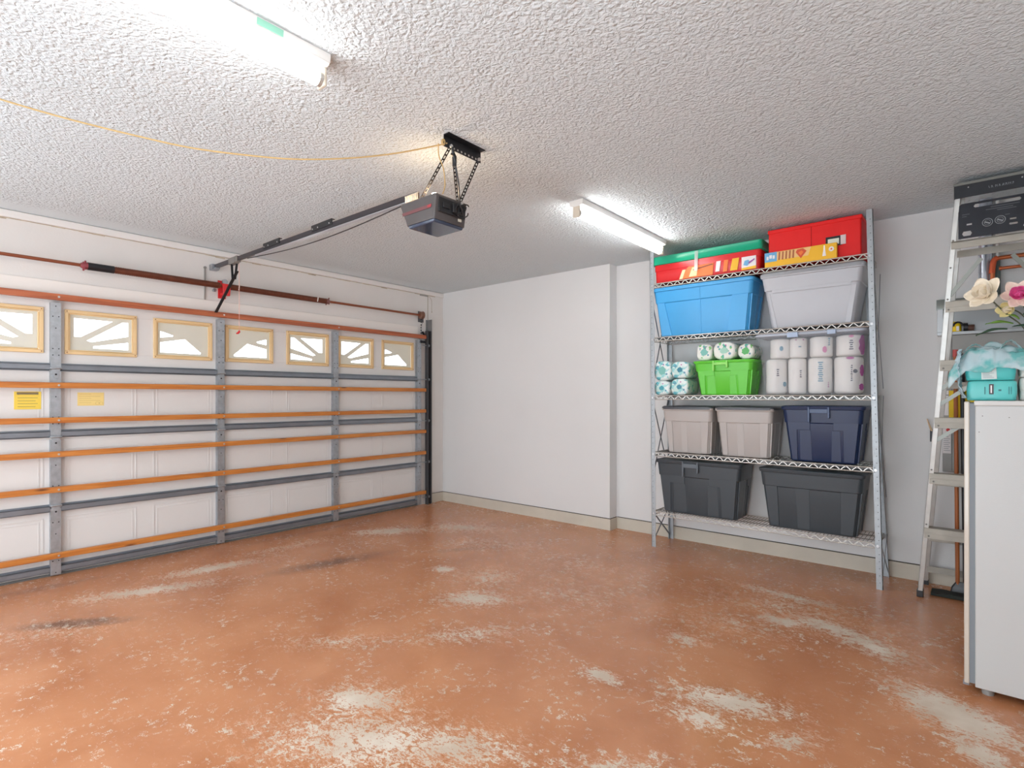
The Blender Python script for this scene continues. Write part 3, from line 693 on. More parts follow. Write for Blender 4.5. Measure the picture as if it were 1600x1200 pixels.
# ------------------------------------------------------------------ plastic totes
def tote(name, label, x0, x1, z0, z1, body, lid, style, group=None, cat='storage bin', yf=SYF+.005, depth=.40, taper=.055, lidh=.028, open_top=False, dtaper=.05, handle=None, mrim=None):
    """x0..x1 outer width at the rim; tapered body with stepped relief on the front and end faces"""
    cx = (x0+x1)/2; yc = yf+depth/2; hx = (x1-x0)/2; hy = depth/2
    t = thing(name, label, cat, (cx, yc, z0), group)
    h = z1-z0-(0 if open_top else lidh*.6)
    def half(f):       # half sizes at height fraction f
        return hx-.016-taper*(1-f), hy-.016-dtaper*(1-f)*.8
    b = MB(); R = .035
    prof = [(0.0, -.012), (.012, -.003), (.04, 0), (.70, 0), (.715, .006), (.945, .006), (.95, .014), (.995, .016), (1.0, .014)]
    rings = [rrect(cx, yc, z0+h*f, half(f)[0]+o, half(f)[1]+o, R, 4) for f, o in prof]
    # hollow inside so an open bin shows its depth
    if open_top:
        rings += [rrect(cx, yc, z0+h*f, half(f)[0]+o, half(f)[1]+o, R, 4) for f, o in ((1.0, .002), (.95, -.004), (.05, -.006))]
    b.loft(rings)
    def fp(u, v, o):   # front point
        hx_, hy_ = half(v); return Vector((cx+(u*2-1)*(hx_-.02), yc-hy_-o, z0+h*v))
    def sp(u, v, o):   # right end point
        hx_, hy_ = half(v); return Vector((cx+hx_+o, yc+(u*2-1)*(hy_-.02), z0+h*v))
    def plate(P, poly, o0=-.004, th=.010):
        n = len(poly); a = [P(u, v, o0) for u, v in poly]; c = [P(u, v, o0+th) for u, v in poly]
        b.add(a+c, [tuple(range(n-1, -1, -1)), tuple(range(n, 2*n))]+[(i, (i+1) % n, (i+1) % n+n, i+n) for i in range(n)])
    if style == 'ribs2':        # two large recesses, central rib, angled side ribs
        for P in (fp, sp):
            plate(P, [(0, .03), (.13, .03), (.085, .71), (0, .71)]); plate(P, [(1, .03), (.80, .03), (.835, .71), (1, .71)])
            plate(P, [(.482, .03), (.498, .03), (.498, .71), (.482, .71)], th=.007); plate(P, [(.49, .72), (.50, .72), (.50, .93), (.49, .93)], o0=.0, th=.008)
    elif style == 'band':       # plain front with a stepped upper band
        plate(fp, [(.06, .66), (.94, .66), (.94, .72), (.06, .72)], th=.0105)
        plate(fp, [(.0, .02), (.05, .02), (.03, .66), (.0, .66)], th=.006); plate(fp, [(1, .02), (.93, .02), (.95, .66), (1, .66)], th=.006)
    elif style == 'panel3':     # upper band, three recesses parted by two ribs
        for P in (fp, sp):
            plate(P, [(0, .03), (.115, .03), (.14, .66), (.14, .71), (0, .71)]); plate(P, [(1, .03), (.86, .03), (.83, .66), (.83, .71), (1, .71)])
            plate(P, [(.345, .03), (.50, .03), (.50, .71), (.345, .71)], th=.006)
    elif style == 'handle':     # centre recess under a handle clip
        for P in (fp, sp):
            plate(P, [(0, .03), (.09, .03), (.13, .58), (.33, .58), (.33, .72), (0, .72)]); plate(P, [(1, .03), (.84, .03), (.80, .58), (.66, .58), (.66, .72), (1, .72)])
            plate(P, [(.13, .03), (.335, .03), (.335, .58), (.17, .58)], th=.0055); plate(P, [(.64, .03), (.80, .03), (.76, .58), (.64, .58)], th=.0055)
    bo = b.build('body', body, t, bevel=.0025, smooth=35)
    if handle:
        u0, u1, m = handle
        c = MB(); a0 = fp(u0, .93, .012); a1 = fp(u1, .93, .012)
        c.box(a0.x, a1.x, a0.y-.012, a0.y+.012, z0+h*.885, z0+h*.965)
        c.box(a0.x-.008, a0.x+.008, a0.y-.014, a0.y+.02, z0+h*.72, z0+h*1.0); c.box(a1.x-.008, a1.x+.008, a0.y-.014, a0.y+.02, z0+h*.80, z0+h*1.0)
        c.build('handle', m, t, bevel=.003)
    if not open_top:
        b = MB(); zl = z1-lidh
        b.loft([rrect(cx, yc, zl+o, hx-.0+d, hy-.0+d, R+.006, 4) for o, d in ((0, -.010), (.002, 0), (lidh*.55, .001), (lidh*.8, -.004), (lidh, -.014), (lidh, -.035), (lidh*.72, -.045), (lidh*.72, -.08))])
        b.build('lid', lid, t, bevel=.0015, smooth=50)
    return t
def plas(n, rgb, r=.30): return mat(n, rgb, r, bump=(120, .03), var=(3, .03))
TZ = .018+.003
P_blue = plas('blue_plastic', (70, 170, 232)); P_grey = plas('mid_grey_plastic', (190, 192, 198)); P_greyl = plas('grey_lid_plastic', (162, 165, 170))
P_lg = plas('pale_grey_plastic', (188, 182, 178)); P_lgl = plas('dark_grey_rim', (74, 76, 82)); P_navy = plas('navy_plastic', (30, 48, 84)); P_slate = plas('slate_plastic', (66, 74, 80)); P_green = plas('lime_plastic', (104, 214, 62))
z2 = SHZ[3]+TZ
tote('storage_tote', 'large bright blue storage tote on the second shelf from the top', 3.170, 4.085, z2, 2.405, P_blue, P_blue, 'ribs2', lidh=.022, taper=.05)
tote('storage_tote', 'large light grey storage tote right of the bright blue one', 4.125, 4.865, z2, 2.408, P_grey, P_greyl, 'band', lidh=.040, taper=.065)
z4 = SHZ[1]+TZ
tote('storage_tote', 'pale grey tote with dark rim at the left end of its shelf', 3.262, 3.742, z4, 1.312, P_lg, P_lgl, 'panel3', lidh=.032, taper=.03)
tote('storage_tote', 'pale grey tote with dark rim touching the navy blue tote side', 3.752, 4.235, z4, 1.314, P_lg, P_lgl, 'panel3', lidh=.032, taper=.03)
tote('storage_tote', 'navy blue storage tote with a handle clip in front', 4.285, 4.868, z4, 1.325, P_navy, P_navy, 'handle', lidh=.014, handle=(.33, .60, plas('navy_handle', (52, 72, 110))), taper=.045)
z5 = SHZ[0]+TZ
tote('storage_tote', 'dark slate tote with a front handle, left on the bottom shelf', 3.205, 3.985, z5, .822, P_slate, P_slate, 'handle', lidh=.014, handle=(.33, .52, plas('slate_handle', (84, 92, 100))), taper=.045)
tote('storage_tote', 'dark slate tote without a handle, right on the bottom shelf', 4.115, 4.865, z5, .818, P_slate, P_slate, 'panel3', lidh=.014, taper=.05)
z3 = SHZ[2]+TZ
tote('storage_bin', 'lime green bin with three wrapped rolls lying on top', 3.560, 4.080, z3, 1.712, P_green, P_green, 'handle', lidh=.014, handle=(.34, .60, plas('lime_handle', (150, 232, 104))), depth=.36, taper=.035)

# clear bin with wrapped paper rolls in it
M_clear = bpy.data.materials.new('clear_plastic'); M_clear.use_nodes = True
nt = M_clear.node_tree; bs = nt.nodes['Principled BSDF']; bs.inputs['Base Color'].default_value = L((225, 230, 238)); bs.inputs['Roughness'].default_value = .12; bs.inputs['Alpha'].default_value = .10
M_clearl = mat('clear_lid_plastic', (206, 214, 228), .2, alpha=.75)
cx0, cx1 = 4.088, 4.868; cyc = SYF+.005+.19
t = thing('storage_bin', 'clear plastic bin packed with white wrapped paper rolls', 'storage bin', ((cx0+cx1)/2, cyc, z3))
b = MB(); ccx = (cx0+cx1)/2; hx = (cx1-cx0)/2; hh = 1.885-z3
outer = [rrect(ccx, cyc, z3+hh*f, hx-.018-.040*(1-f)+o, .19-.018-.03*(1-f)+o, .04, 4) for f, o in ((0, -.008), (.02, 0), (.93, 0), (.935, .012), (1, .013))]
inner = [rrect(ccx, cyc, z3+hh*f, hx-.018-.040*(1-f)+o, .19-.018-.03*(1-f)+o, .04, 4) for f, o in ((1, .009), (.95, -.004), (.02, -.004))]
b.loft(outer+inner, cap0=True, cap1=True); b.build('body', M_clear, t, smooth=50)
b = MB(); b.loft([rrect(ccx, cyc, z, hx+d, .19+d, .045, 4) for z, d in ((1.883, -.004), (1.886, .002), (1.900, .003), (1.908, -.004), (1.908, -.030), (1.900, -.04))]); b.build('lid', M_clearl, t, smooth=50)
c = MB(); c.box(ccx-.14, ccx-.06, SYF-.012, SYF+.012, 1.865, 1.905); c.build('latch', mat('pale_blue_latch', (176, 194, 220), .3), t, bevel=.004); c = MB(); c.box(ccx+.14, ccx+.20, SYF-.010, SYF+.012, 1.872, 1.907); c.build('latch', mat('pale_blue_latch', (176, 194, 220), .3), t, bevel=.004)

# wrapped paper rolls standing in the clear bin
M_wrapw = mat('white_wrap', (244, 242, 238), .4, bump=(26, .25)); M_wrapm = print_mat('magenta_wrap', (240, 238, 236), [(186, 74, 160), (214, 120, 190)], 9, .60)
M_wrapt = print_mat('tealprint_wrap', (240, 240, 238), [(110, 170, 196), (236, 160, 196)], 16, .63)
M_mag = mat('magenta_ink', (190, 90, 168), .4); M_tealink = mat('teal_ink', (110, 160, 184), .4); M_inkd = mat('dark_ink', (84, 92, 108), .5)
def roll(cx, cy, z0, r, h, m, label, decals=(), group='wrapped paper rolls in the clear bin'):
    t = thing('paper_roll', label, 'paper roll', (cx, cy, z0), group)
    rings = []
    for f, k in ((0, .72), (.03, .93), (.09, 1), (.5, .985), (.91, 1), (.97, .94), (1, .72), (.985, .3)):
        rings.append([(cx+r*k*math.cos(a*PI/12)*(1+.025*math.cos(3*a*PI/12+cx*9)), cy+r*k*math.sin(a*PI/12)*(1+.025*math.sin(4*a*PI/12+cx*5)), z0+h*f) for a in range(24)])
    MB().loft(rings).build('wrapper', m, t, smooth=60)
    for (kind, a, zf, w, hgt, mm) in decals:
        b = MB()
        n = 6; rr = r*1.012+.0025
        def pt(s, zz): an = a+(s-.5)*w/r; return (cx+rr*math.cos(an), cy+rr*math.sin(an), zz)
        if kind == 'blob':
            rings = [[(cx+(rr+o)*math.cos(a+.5*w/r*math.cos(q*PI/8)*(1+.2*math.sin(3*q))), cy+(rr+o)*math.sin(a+.5*w/r*math.cos(q*PI/8)*(1+.2*math.sin(3*q))), z0+h*zf+.5*hgt*math.sin(q*PI/8)) for q in range(16)] for o in (-.004, .0012)]
            b.loft(rings)
        elif kind == 'lines':
            k = 0
            while k*.016 < hgt:
                zz = z0+h*zf-hgt/2+k*.016; ww = .5-.3*((k*7) % 3)/3
                b.add([pt(.5-ww, zz), pt(.5+ww, zz), pt(.5+ww, zz+.009), pt(.5-ww, zz+.009)], [(0, 1, 2, 3)]); k += 1
        b.build('print', mm, t)
    return t
fy = SYF+.005+.118
FA = -PI/2+.35
xs = [4.225, 4.385, 4.545, 4.735]; rads = [.080, .066, .085, .098]
names_b = ['white wrapped roll, lower row, beside the lime green bin', 'narrow white wrapped roll, lower row, second from the left', 'white roll with vertical blue lettering in the lower row', 'white roll with magenta spots in the lower row']
names_t = ['white wrapped roll, upper row, beside the lime green bin end', 'small white roll under the pale blue lid latch', 'white roll with faint pink print in the upper row', 'white roll with a magenta side band in the upper row']
dec_b = [[('lines', FA, .60, .018, .05, M_inkd), ('blob', FA+.7, .28, .03, .04, M_tealink)], [('lines', FA+.2, .55, .014, .05, M_inkd)], [('lines', FA-.15, .60, .034, .15, M_tealink), ('lines', FA+.5, .25, .010, .04, M_mag)],
         [('lines', FA+.0, .55, .012, .12, M_inkd), ('blob', FA+.25, .60, .030, .030, M_inkd), ('blob', FA+.85, .62, .04, .085, M_mag), ('blob', FA+.8, .18, .045, .05, M_mag), ('blob', FA-.1, .95, .05, .02, M_mag)]]
dec_t = [[('blob', FA, .5, .026, .04, M_tealink)], [('lines', FA, .9, .06, .012, M_mag), ('lines', FA, .55, .02, .01, M_tealink)], [('blob', FA+.1, .35, .03, .05, mat('pink_ink', (226, 140, 186), .4)), ('lines', FA+.5, .7, .016, .05, M_tealink)],
         [('lines', FA-.1, .5, .026, .07, M_inkd), ('blob', FA+.85, .5, .065, .15, M_mag), ('blob', FA-.1, .92, .03, .02, mat('pink_ink', (226, 140, 186), .4))]]
for i in range(4):
    roll(xs[i], SYF+.062+rads[i], z3+.010, rads[i], .285, M_wrapw, names_b[i], dec_b[i])
    roll(xs[i]+(.01 if i else .03), SYF+.050+rads[i]*.98+.003, z3+.298, rads[i]*.94, .160, M_wrapw, names_t[i], dec_t[i])

# bundles of wrapped rolls, seen end-on
M_teal = print_mat('teal_floral_wrap', (232, 242, 240), [(160, 220, 220), (110, 190, 200), (205, 232, 226)], 13, .55)
M_greenw = print_mat('green_leaf_wrap', (238, 238, 232), [(130, 200, 120), (90, 180, 160)], 17, .60)
def bundle(cx, cz, rx, rz_, y0, y1, m, label, group, name='paper_towel_bundle', sq=.6, core=None):
    t = thing(name, label, 'paper towels', (cx, (y0+y1)/2, cz-rz_), group)
    rings = []
    def se(a, k):
        c, s_ = math.cos(a), math.sin(a)
        return (math.copysign(abs(c)**sq, c)*k, math.copysign(abs(s_)**sq, s_)*k)
    for f, k in ((-.005, .35), (0, .55), (.004, .80), (.025, .94), (.08, 1.0), (.5, .985), (.92, 1), (1, .8)):
        y = y0+(y1-y0)*f
        rings.append([(cx+se(q*PI/14, k)[0]*rx*(1+.02*noise.noise(Vector((q, f*4, cx*5)))), y, cz+se(q*PI/14, k)[1]*rz_) for q in range(28)])
    MB().loft(rings).build('wrapper', m, t, smooth=60)
    b = MB(); n = 14
    rr = .42 if core is None else core[0]
    b.loft([[(cx+rx*rr*math.cos(q*2*PI/n)*(1+.15*math.sin(3*q+cx*7)), y0-.0045+o, cz+rz_*rr*math.sin(q*2*PI/n)*(1+.12*math.cos(2*q))) for q in range(n)] for o in (.006, -.001)])
    b.build('end_print', mat('teal_leaf_print', (128, 196, 186), .4) if core is None else core[1], t)
    for dx, dz, r_, mm in ((-.5, .45, .10, M_tealink), (.5, -.35, .12, M_tealink), (.15, .6, .07, M_mag)):
        b = MB(); b.disc((cx+dx*rx, y0+.004, cz+dz*rz_), r_*rx, (0, -1, 0), 8, .005); b.build('spot_print', mm, t)
    return t
yb0, yb1 = SYF+.03, SYF+.30
gb = 'teal wrapped paper bundles on the left'
bundle(3.262, z3+.068, .078, .066, yb0-.0, yb1, M_teal, 'teal printed paper bundle, lower left of four', gb, core=(.30, mat('teal_deep', (70, 164, 180), .4)))
bundle(3.432, z3+.077, .083, .075, yb0, yb1, M_teal, 'teal printed paper bundle, lower right of four, next to the green bin', gb, core=(.28, mat('teal_deep2', (60, 140, 160), .4)))
bundle(3.268, z3+.136+.093, .083, .090, yb0, yb1, M_teal, 'teal printed paper bundle, upper left of four', gb)
bundle(3.438, z3+.154+.078, .084, .076, yb0, yb1, M_teal, 'teal printed paper bundle, upper right of four', gb, core=(.30, mat('teal_deep2', (60, 140, 160), .4)))
gg = 'wrapped rolls on the lime green bin'
zt_ = 1.714
bundle(3.655, zt_+.073, .070, .072, yb0+.01, yb1, M_greenw, 'white and green wrapped roll, left one on the lime green bin', gg)
bundle(3.832, zt_+.078, .096, .077, yb0, yb1, M_greenw, 'wide white wrapped roll, middle one on the lime green bin', gg, sq=.75, core=(.35, mat('mint_print', (168, 214, 196), .4)))
bundle(4.005, zt_+.066, .068, .065, yb0+.02, yb1, M_greenw, 'white roll with a green ring print beside the clear bin', gg, sq=.85, core=(.45, mat('green_ring', (92, 184, 104), .4)))

# ------------------------------------------------------------------ top shelf
zt1 = SHZ[4]+TZ
P_red = plas('clear_red_plastic', (220, 40, 44), .25); P_lidg = mat('teal_green_lid', (24, 172, 132), .3)
t = thing('storage_box', 'long red storage box with a teal green lid on the top shelf', 'storage box', (3.67, -.10, zt1))
b = MB(); cx, yc = 3.665, SYF+.20
b.loft([rrect(cx, yc, zt1+z, .465+d, .185+d, .03, 4) for z, d in ((0, -.012), (.01, -.004), (.11, .0), (.112, .004), (.168, .006))]); b.build('body', P_red, t)
b = MB(); b.loft([rrect(cx, yc, zt1+z, .485+d, .198+d, .03, 4) for z, d in ((.166, 0), (.169, .006), (.173, .002), (.236, -.004), (.243, 0), (.246, -.006), (.246, -.03), (.240, -.035))]); b.build('lid', P_lidg, t)
yf = yc-.185
def decal(t, name, poly, m, y, th=.0025, label=None):
    b = MB(); b.slab([(p[0], y, p[1]) for p in poly], th, (0, -1, 0)); return b.build(name, m, t, label)
z = zt1
M_or = mat('orange_print', (238, 124, 50), .45); M_cream = mat('cream_print', (244, 222, 170), .45); M_yp = mat('yellow_print', (246, 190, 40), .45); M_wp = mat('white_print', (240, 236, 236), .45)
decal(t, 'gift_print', [(3.46, z+.01), (3.74, z+.01), (3.75, z+.115), (3.54, z+.125), (3.49, z+.08)], M_or, yf-.001, label='orange shape on the red side')
decal(t, 'gift_print', [(3.44, z+.01), (3.47, z+.01), (3.50, z+.09), (3.47, z+.09)], M_cream, yf-.003)
decal(t, 'gift_print', [(3.53, z+.02), (3.60, z+.02), (3.61, z+.10), (3.56, z+.10)], M_cream, yf-.0035)
decal(t, 'gift_print', [(3.565, z+.072), (3.745, z+.098), (3.735, z+.105), (3.57, z+.080)], mat('dark_print', (130, 60, 40), .5), yf-.004)
decal(t, 'gift_print', [(3.765, z+.03), (3.80, z+.03), (3.812, z+.118), (3.775, z+.118)], M_wp, yf-.004, label='pale tag shape')
decal(t, 'gift_print', [(3.83, z+.02), (3.865, z+.02), (3.875, z+.118), (3.84, z+.118)], M_or, yf-.004)
decal(t, 'gift_print', [(3.89, z+.02), (3.95, z+.02), (3.965, z+.12), (3.91, z+.12)], M_yp, yf-.004, label='yellow shape')
decal(t, 'picture_print', [(3.985, z+.015), (4.10, z+.015), (4.10, z+.118), (3.985, z+.118)], M_wp, yf-.004, label='white picture with blue and purple marks')
decal(t, 'picture_print', [(4.00, z+.05), (4.03, z+.04), (4.055, z+.065), (4.04, z+.09), (4.01, z+.085)], mat('sky_print', (110, 176, 220), .45), yf-.0066)
decal(t, 'picture_print', [(4.045, z+.055), (4.09, z+.085), (4.088, z+.095), (4.04, z+.068)], mat('purple_print', (150, 80, 160), .45), yf-.0072)
decal(t, 'picture_print', [(3.985, z+.010), (4.10, z+.010), (4.10, z+.035), (3.985, z+.025)], M_yp, yf-.0075)
decal(t, 'clear_tape', [(3.585, z+.06), (3.615, z+.06), (3.62, z+.236), (3.59, z+.236)], mat('clear_tape', (225, 232, 228), .15, alpha=.35), yf-.021)

P_r2 = mat('red_fabric', (232, 14, 12), .55, bump=(200, .1))
t = thing('storage_box', 'bright red fabric storage box with a card holder on the top shelf', 'storage box', (4.51, -.08, zt1))
b = MB(); b.box(4.185, 4.835, -.235, .095, zt1, 2.752); b.build('body', P_r2, t, bevel=.012, seg=3)
b = MB(); b.box(4.180, 4.840, -.240, .10, 2.725, 2.756); b.build('lid', P_r2, t, bevel=.006)
MB().tube([(4.50, -.2365, zt1+.01), (4.50, -.2365, 2.73)], .002, 5).build('seam', mat('red_seam', (170, 10, 10), .7), t)
b = MB(); b.box(4.60, 4.712, -.2385, -.2345, 2.548, 2.622); b.build('card_holder', M_black, t, bevel=.001); b = MB(); b.box(4.615, 4.690, -.2405, -.238, 2.560, 2.604); b.build('card', mat('white_card', (226, 232, 216), .6), t)
b = MB(); b.box(4.700, 4.735, -.2410, -.2375, 2.552, 2.622); b.build('card', mat('strip_card', (222, 206, 206), .6), t)
t = thing('game_box', 'flat yellow printed box leaning in front of the bright red box', 'box', (4.41, -.262, zt1), None)
gx0, gx1, gz0, gz1 = 4.168, 4.682, zt1+.002, zt1+.118
b = MB(); b.box(gx0, gx1, -.278, -.243, gz0, gz1); b.build('body', M_yp, t, bevel=.002)
gy = -.278
def gd(poly, m, k=1, name='print'): decal(t, name, [(gx0+u*(gx1-gx0), gz0+v*(gz1-gz0)) for u, v in poly], m, gy+.0015, .0015+.0008*k)
gd([(.0, .35), (.18, .35), (.18, 1), (.0, 1)], mat('sky_print', (110, 176, 220), .45)); gd([(.18, .42), (.62, .42), (.66, .98), (.18, .98)], mat('peach_print', (240, 196, 130), .45))
for k in range(5): gd([(.20+k*.05, .40), (.225+k*.05, .40), (.232+k*.05, .95), (.207+k*.05, .95)], mat('brown_print', (176, 104, 60), .5), 2)
gd([(.45, .75), (.52, .30), (.60, .75), (.55, .95), (.47, .92)], mat('red_orange_print', (216, 84, 44), .45), 3); gd([(.485, .70), (.52, .48), (.56, .70), (.53, .82)], M_or, 4)
for k, (u, v, w_) in enumerate(((.03, .62, .03), (.07, .70, .04), (.12, .66, .03))): gd([(u, v-.12), (u+w_, v-.12), (u+w_, v+.12), (u, v+.12)], M_wp, 3)
gd([(.81, .22), (.86, .22), (.85, .6), (.845, .92), (.83, .92), (.825, .6)], M_wp, 2)
gd([(.93+.035*math.cos(a*PI/6), .62+.16*math.sin(a*PI/6)) for a in range(12)], M_wp, 2); gd([(.93+.012*math.cos(a*PI/4), .62+.06*math.sin(a*PI/4)) for a in range(8)], M_or, 3)

# ------------------------------------------------------------------ stepladder
lad = thing('stepladder', 'aluminium stepladder with a black top cap and black tool panel', 'ladder', (5.58, -.2, 0))
LT = 2.70
def fl(s, z):      # front rail line, s=-1 left, +1 right
    f_ = z/LT; cxl = 5.572+.012*f_
    return Vector((cxl+s*(.400-.200*f_), -.241-.25*f_, z))
def rl(s, z):
    f_ = z/LT; return Vector((5.572+.012*f_+s*(.385-.21*f_), .085-.46*f_, z))
for s in (-1, 1):
    b = MB(); n = 8
    rings = [[], []]
    pts = [fl(s, LT*i/n+.0) for i in range(n+1)]
    # C channel: outer web and front/back flanges
    w = .028
    for (dx0, dx1, dy0, dy1) in ((0, w, -.030, -.026), (0, .004, -.030, .030), (0, w, .026, .030)):
        rr = []
        for p in pts:
            x0 = p.x-s*0; xa, xb = sorted((x0-s*dx0, x0-s*dx1)); rr.append([(xa, p.y+dy0, p.z+.03), (xb, p.y+dy0, p.z+.03), (xb, p.y+dy1, p.z+.03), (xa, p.y+dy1, p.z+.03)])
        b.loft(rr)
    b.mi = 1
    for z in (.43, .49, .81, .87, 1.22, 1.6, 1.98, 2.2, 2.37, 2.0): p = fl(s, z); b.disc((p.x-s*.014, p.y-.030, z+.03), .006, (0, -1, 0), 8, .003)
    b.build('front_rail', [M_alu, mat('rivet', (120, 118, 114), .5, .5)], lad)
    b = MB(); p = fl(s, 0); b.box(p.x-.005 if s < 0 else p.x-.032, p.x+.032 if s < 0 else p.x+.005, p.y-.034, p.y+.034, 0, .045); b.build('foot', M_black, lad, bevel=.003)
    b = MB(); pts = [rl(s, LT*i/n) for i in range(n+1)]
    rr = [[(min(p.x, p.x-s*.024), p.y-.012, p.z+.02), (max(p.x, p.x-s*.024), p.y-.012, p.z+.02), (max(p.x, p.x-s*.024), p.y+.012, p.z+.02), (min(p.x, p.x-s*.024), p.y+.012, p.z+.02)] for p in pts]
    b.loft(rr); b.build('rear_rail', M_alu, lad, bevel=.002)
    b = MB(); p = rl(s, 0); b.box(min(p.x, p.x-s*.026)-.003, max(p.x, p.x-s*.026)+.003, p.y-.018, p.y+.018, 0, .03); b.build('foot', M_black, lad)
for i, z in enumerate((.46, .84, 1.22, 1.60, 1.98)):
    a, c = fl(-1, z), fl(1, z)
    b = MB()
    b.box(a.x+.004, c.x-.004, a.y-.034, a.y-.031, z-.035, z+.035); b.box(a.x+.004, c.x-.004, a.y-.034, a.y+.050, z+.032, z+.036)
    b.box(a.x+.004, c.x-.004, a.y+.047, a.y+.050, z+.005, z+.036); b.box(a.x+.004, c.x-.004, a.y-.0365, a.y-.034, z-.004, z+.004)
    b.mi = 1
    for f_ in (.04, .5, .96): b.disc((a.x+(c.x-a.x)*f_, a.y-.036, z-.018), .006, (0, -1, 0), 8, .002)
    b.build('step', [M_alu2, mat('rivet', (120, 118, 114), .5, .5)], lad, bevel=.0015, seg=1)
for z in (.10, .34, .76, 1.45, 2.0, 2.32):
    a, c = rl(-1, z), rl(1, z); b = MB(); b.box(a.x+.01, c.x-.01, a.y-.016, a.y-.012, z, z+.045); b.build('rear_brace', M_alu2, lad)
for z, dz in ((1.22, -.12), (1.60, -.16), (1.34, .12), (2.05, .22)):
    for s in (-1, 1):
        a = fl(s, z+dz if dz < 0 else z); c = fl(s, z if dz < 0 else z+dz)
        MB().bar((a.x-s*.02, a.y-.02, a.z), (c.x-s*.16, c.y-.02, c.z), .004, .024, (0, 0, 1)).build('knee_brace', mat('brace_grey', (150, 154, 148), .45, .5), lad)
# upper tray rails, label panel, cap
a, c = fl(-1, 2.37), fl(1, 2.37)
b = MB(); b.box(a.x+.004, c.x-.004, a.y-.034, a.y-.028, 2.345, 2.395); b.box(a.x+.004, c.x-.004, a.y-.034, a.y+.05, 2.385, 2.392); b.build('step', M_alu2, lad, bevel=.0015)
a, c = fl(-1, 2.50), fl(1, 2.50)
yp = a.y-.034
b = MB(); px0, px1 = a.x+.030, c.x-.030
def pq(u, v): return (px0+u*(px1-px0), 2.402+v*.220)
loops = [[pq(.0, .0), pq(1, .0), pq(1, .93), pq(.96, 1), (pq(.04, 1)), pq(.0, .93)],
         [pq(.22, .84), pq(.20, .88), pq(.22, .94), pq(.78, .94), pq(.80, .89), pq(.78, .84)],
         [pq(.07, .06), pq(.05, .13), pq(.07, .20), pq(.16, .20), pq(.18, .13), pq(.16, .06)],
         [pq(.84, .06), pq(.82, .13), pq(.84, .20), pq(.93, .20), pq(.95, .13), pq(.93, .06)],
         [pq(.11, .36), pq(.11, .41), pq(.18, .41), pq(.18, .36)], [pq(.66, .34), pq(.66, .39), pq(.74, .39), pq(.74, .34)], [pq(.66, .20), pq(.65, .23), pq(.66, .26), pq(.75, .26), pq(.76, .23), pq(.75, .20)]]
LV = [[Vector((p[0], p[1], 0)) for p in l] for l in loops]; tris = tessellate_polygon(LV); flat = [p for l in LV for p in l]; n = len(flat)
vs = [(p.x, yp, p.y) for p in flat]+[(p.x, yp+.008, p.y) for p in flat]; fs = [tuple(t_) for t_ in tris]+[tuple(i+n for i in reversed(t_)) for t_ in tris]; base = 0
for l in LV:
    for i in range(len(l)): fs.append((base+i, base+(i+1) % len(l), base+(i+1) % len(l)+n, base+i+n))
    base += len(l)
b.add(vs, fs); pan = b.build('tool_panel', mat('panel_black', (44, 48, 56), .3, var=(9, .2)), lad, 'black tool panel with slots and two round dials', smooth=20)
M_pale = mat('pale_ink_grey', (150, 156, 160), .5)
for (u, v) in ((.38, .36), (.54, .38)):
    q = pq(u, v); b = MB(); b.tube([(q[0]+.024*math.cos(k*PI/12), yp-.001, q[1]+.024*math.sin(k*PI/12)) for k in range(25)], .0018, 5); b.tube([(q[0]+.015*math.cos(k*PI/12), yp-.001, q[1]+.015*math.sin(k*PI/12)) for k in range(25)], .0012, 5)
    b.bar((q[0]-.012, yp-.001, q[1]+.004), (q[0]+.012, yp-.001, q[1]-.008), .002, .008, (0, 0, 1)); b.build('dial', M_pale, pan)
b = MB()
for k, (u0, u1, v) in enumerate(((.42, .78, .78), (.36, .70, .72), (.5, .74, .67), (.05, .15, .68), (.05, .11, .62), (.6, .66, .5))): p = pq(u0, v); q = pq(u1, v); b.bar((p[0], yp-.0005, p[1]), (q[0], yp-.0005, q[1]), .001, .0035, (0, 0, 1))
b.build('print', mat('worn_print', (104, 108, 112), .5), pan)
a, c = fl(-1, 2.69), fl(1, 2.69)
b = MB(); b.box(a.x-.006, c.x+.006, a.y-.040, a.y-.034, 2.655, 2.745); b.box(a.x-.006, c.x+.006, a.y-.040, a.y+.12, 2.740, 2.752); b.box(a.x-.006, a.x, a.y-.04, a.y+.12, 2.655, 2.745); b.box(c.x, c.x+.006, a.y-.04, a.y+.12, 2.655, 2.745)
cap = b.build('top_cap', mat('cap_black', (46, 50, 56), .4, var=(12, .2)), lad, 'black top cap', bevel=.003)
b = MB(); b.bar((a.x-.008, a.y-.043, 2.742), (c.x+.008, a.y-.043, 2.742), .004, .016, (0, 0, 1)); b.build('cap_edge', mat('cap_grey', (128, 130, 124), .5), cap)
rs = random.Random(3)
b = MB(); x = a.x+.165
for k in range(14):
    hgt = .014; 
    if k == 3: x += .004
    b.bar((x, a.y-.0405, 2.693-hgt/2), (x+rs.choice((-.004, 0, .004)), a.y-.0405, 2.693+hgt/2), .0008, .0022, (1, 0, 0))
    if k % 2: b.bar((x, a.y-.0405, 2.693+rs.choice((-.006, 0, .006))), (x+.006, a.y-.0405, 2.693), .0008, .002, (0, 0, 1))
    x += .0078
b.build('worn_lettering', M_pale, cap)
for f_ in (.16, .78): b = MB(); b.disc((a.x+(c.x-a.x)*f_, a.y-.040, 2.715), .004, (0, -1, 0), 8, .002); b.build('rivet', M_bolt, cap)

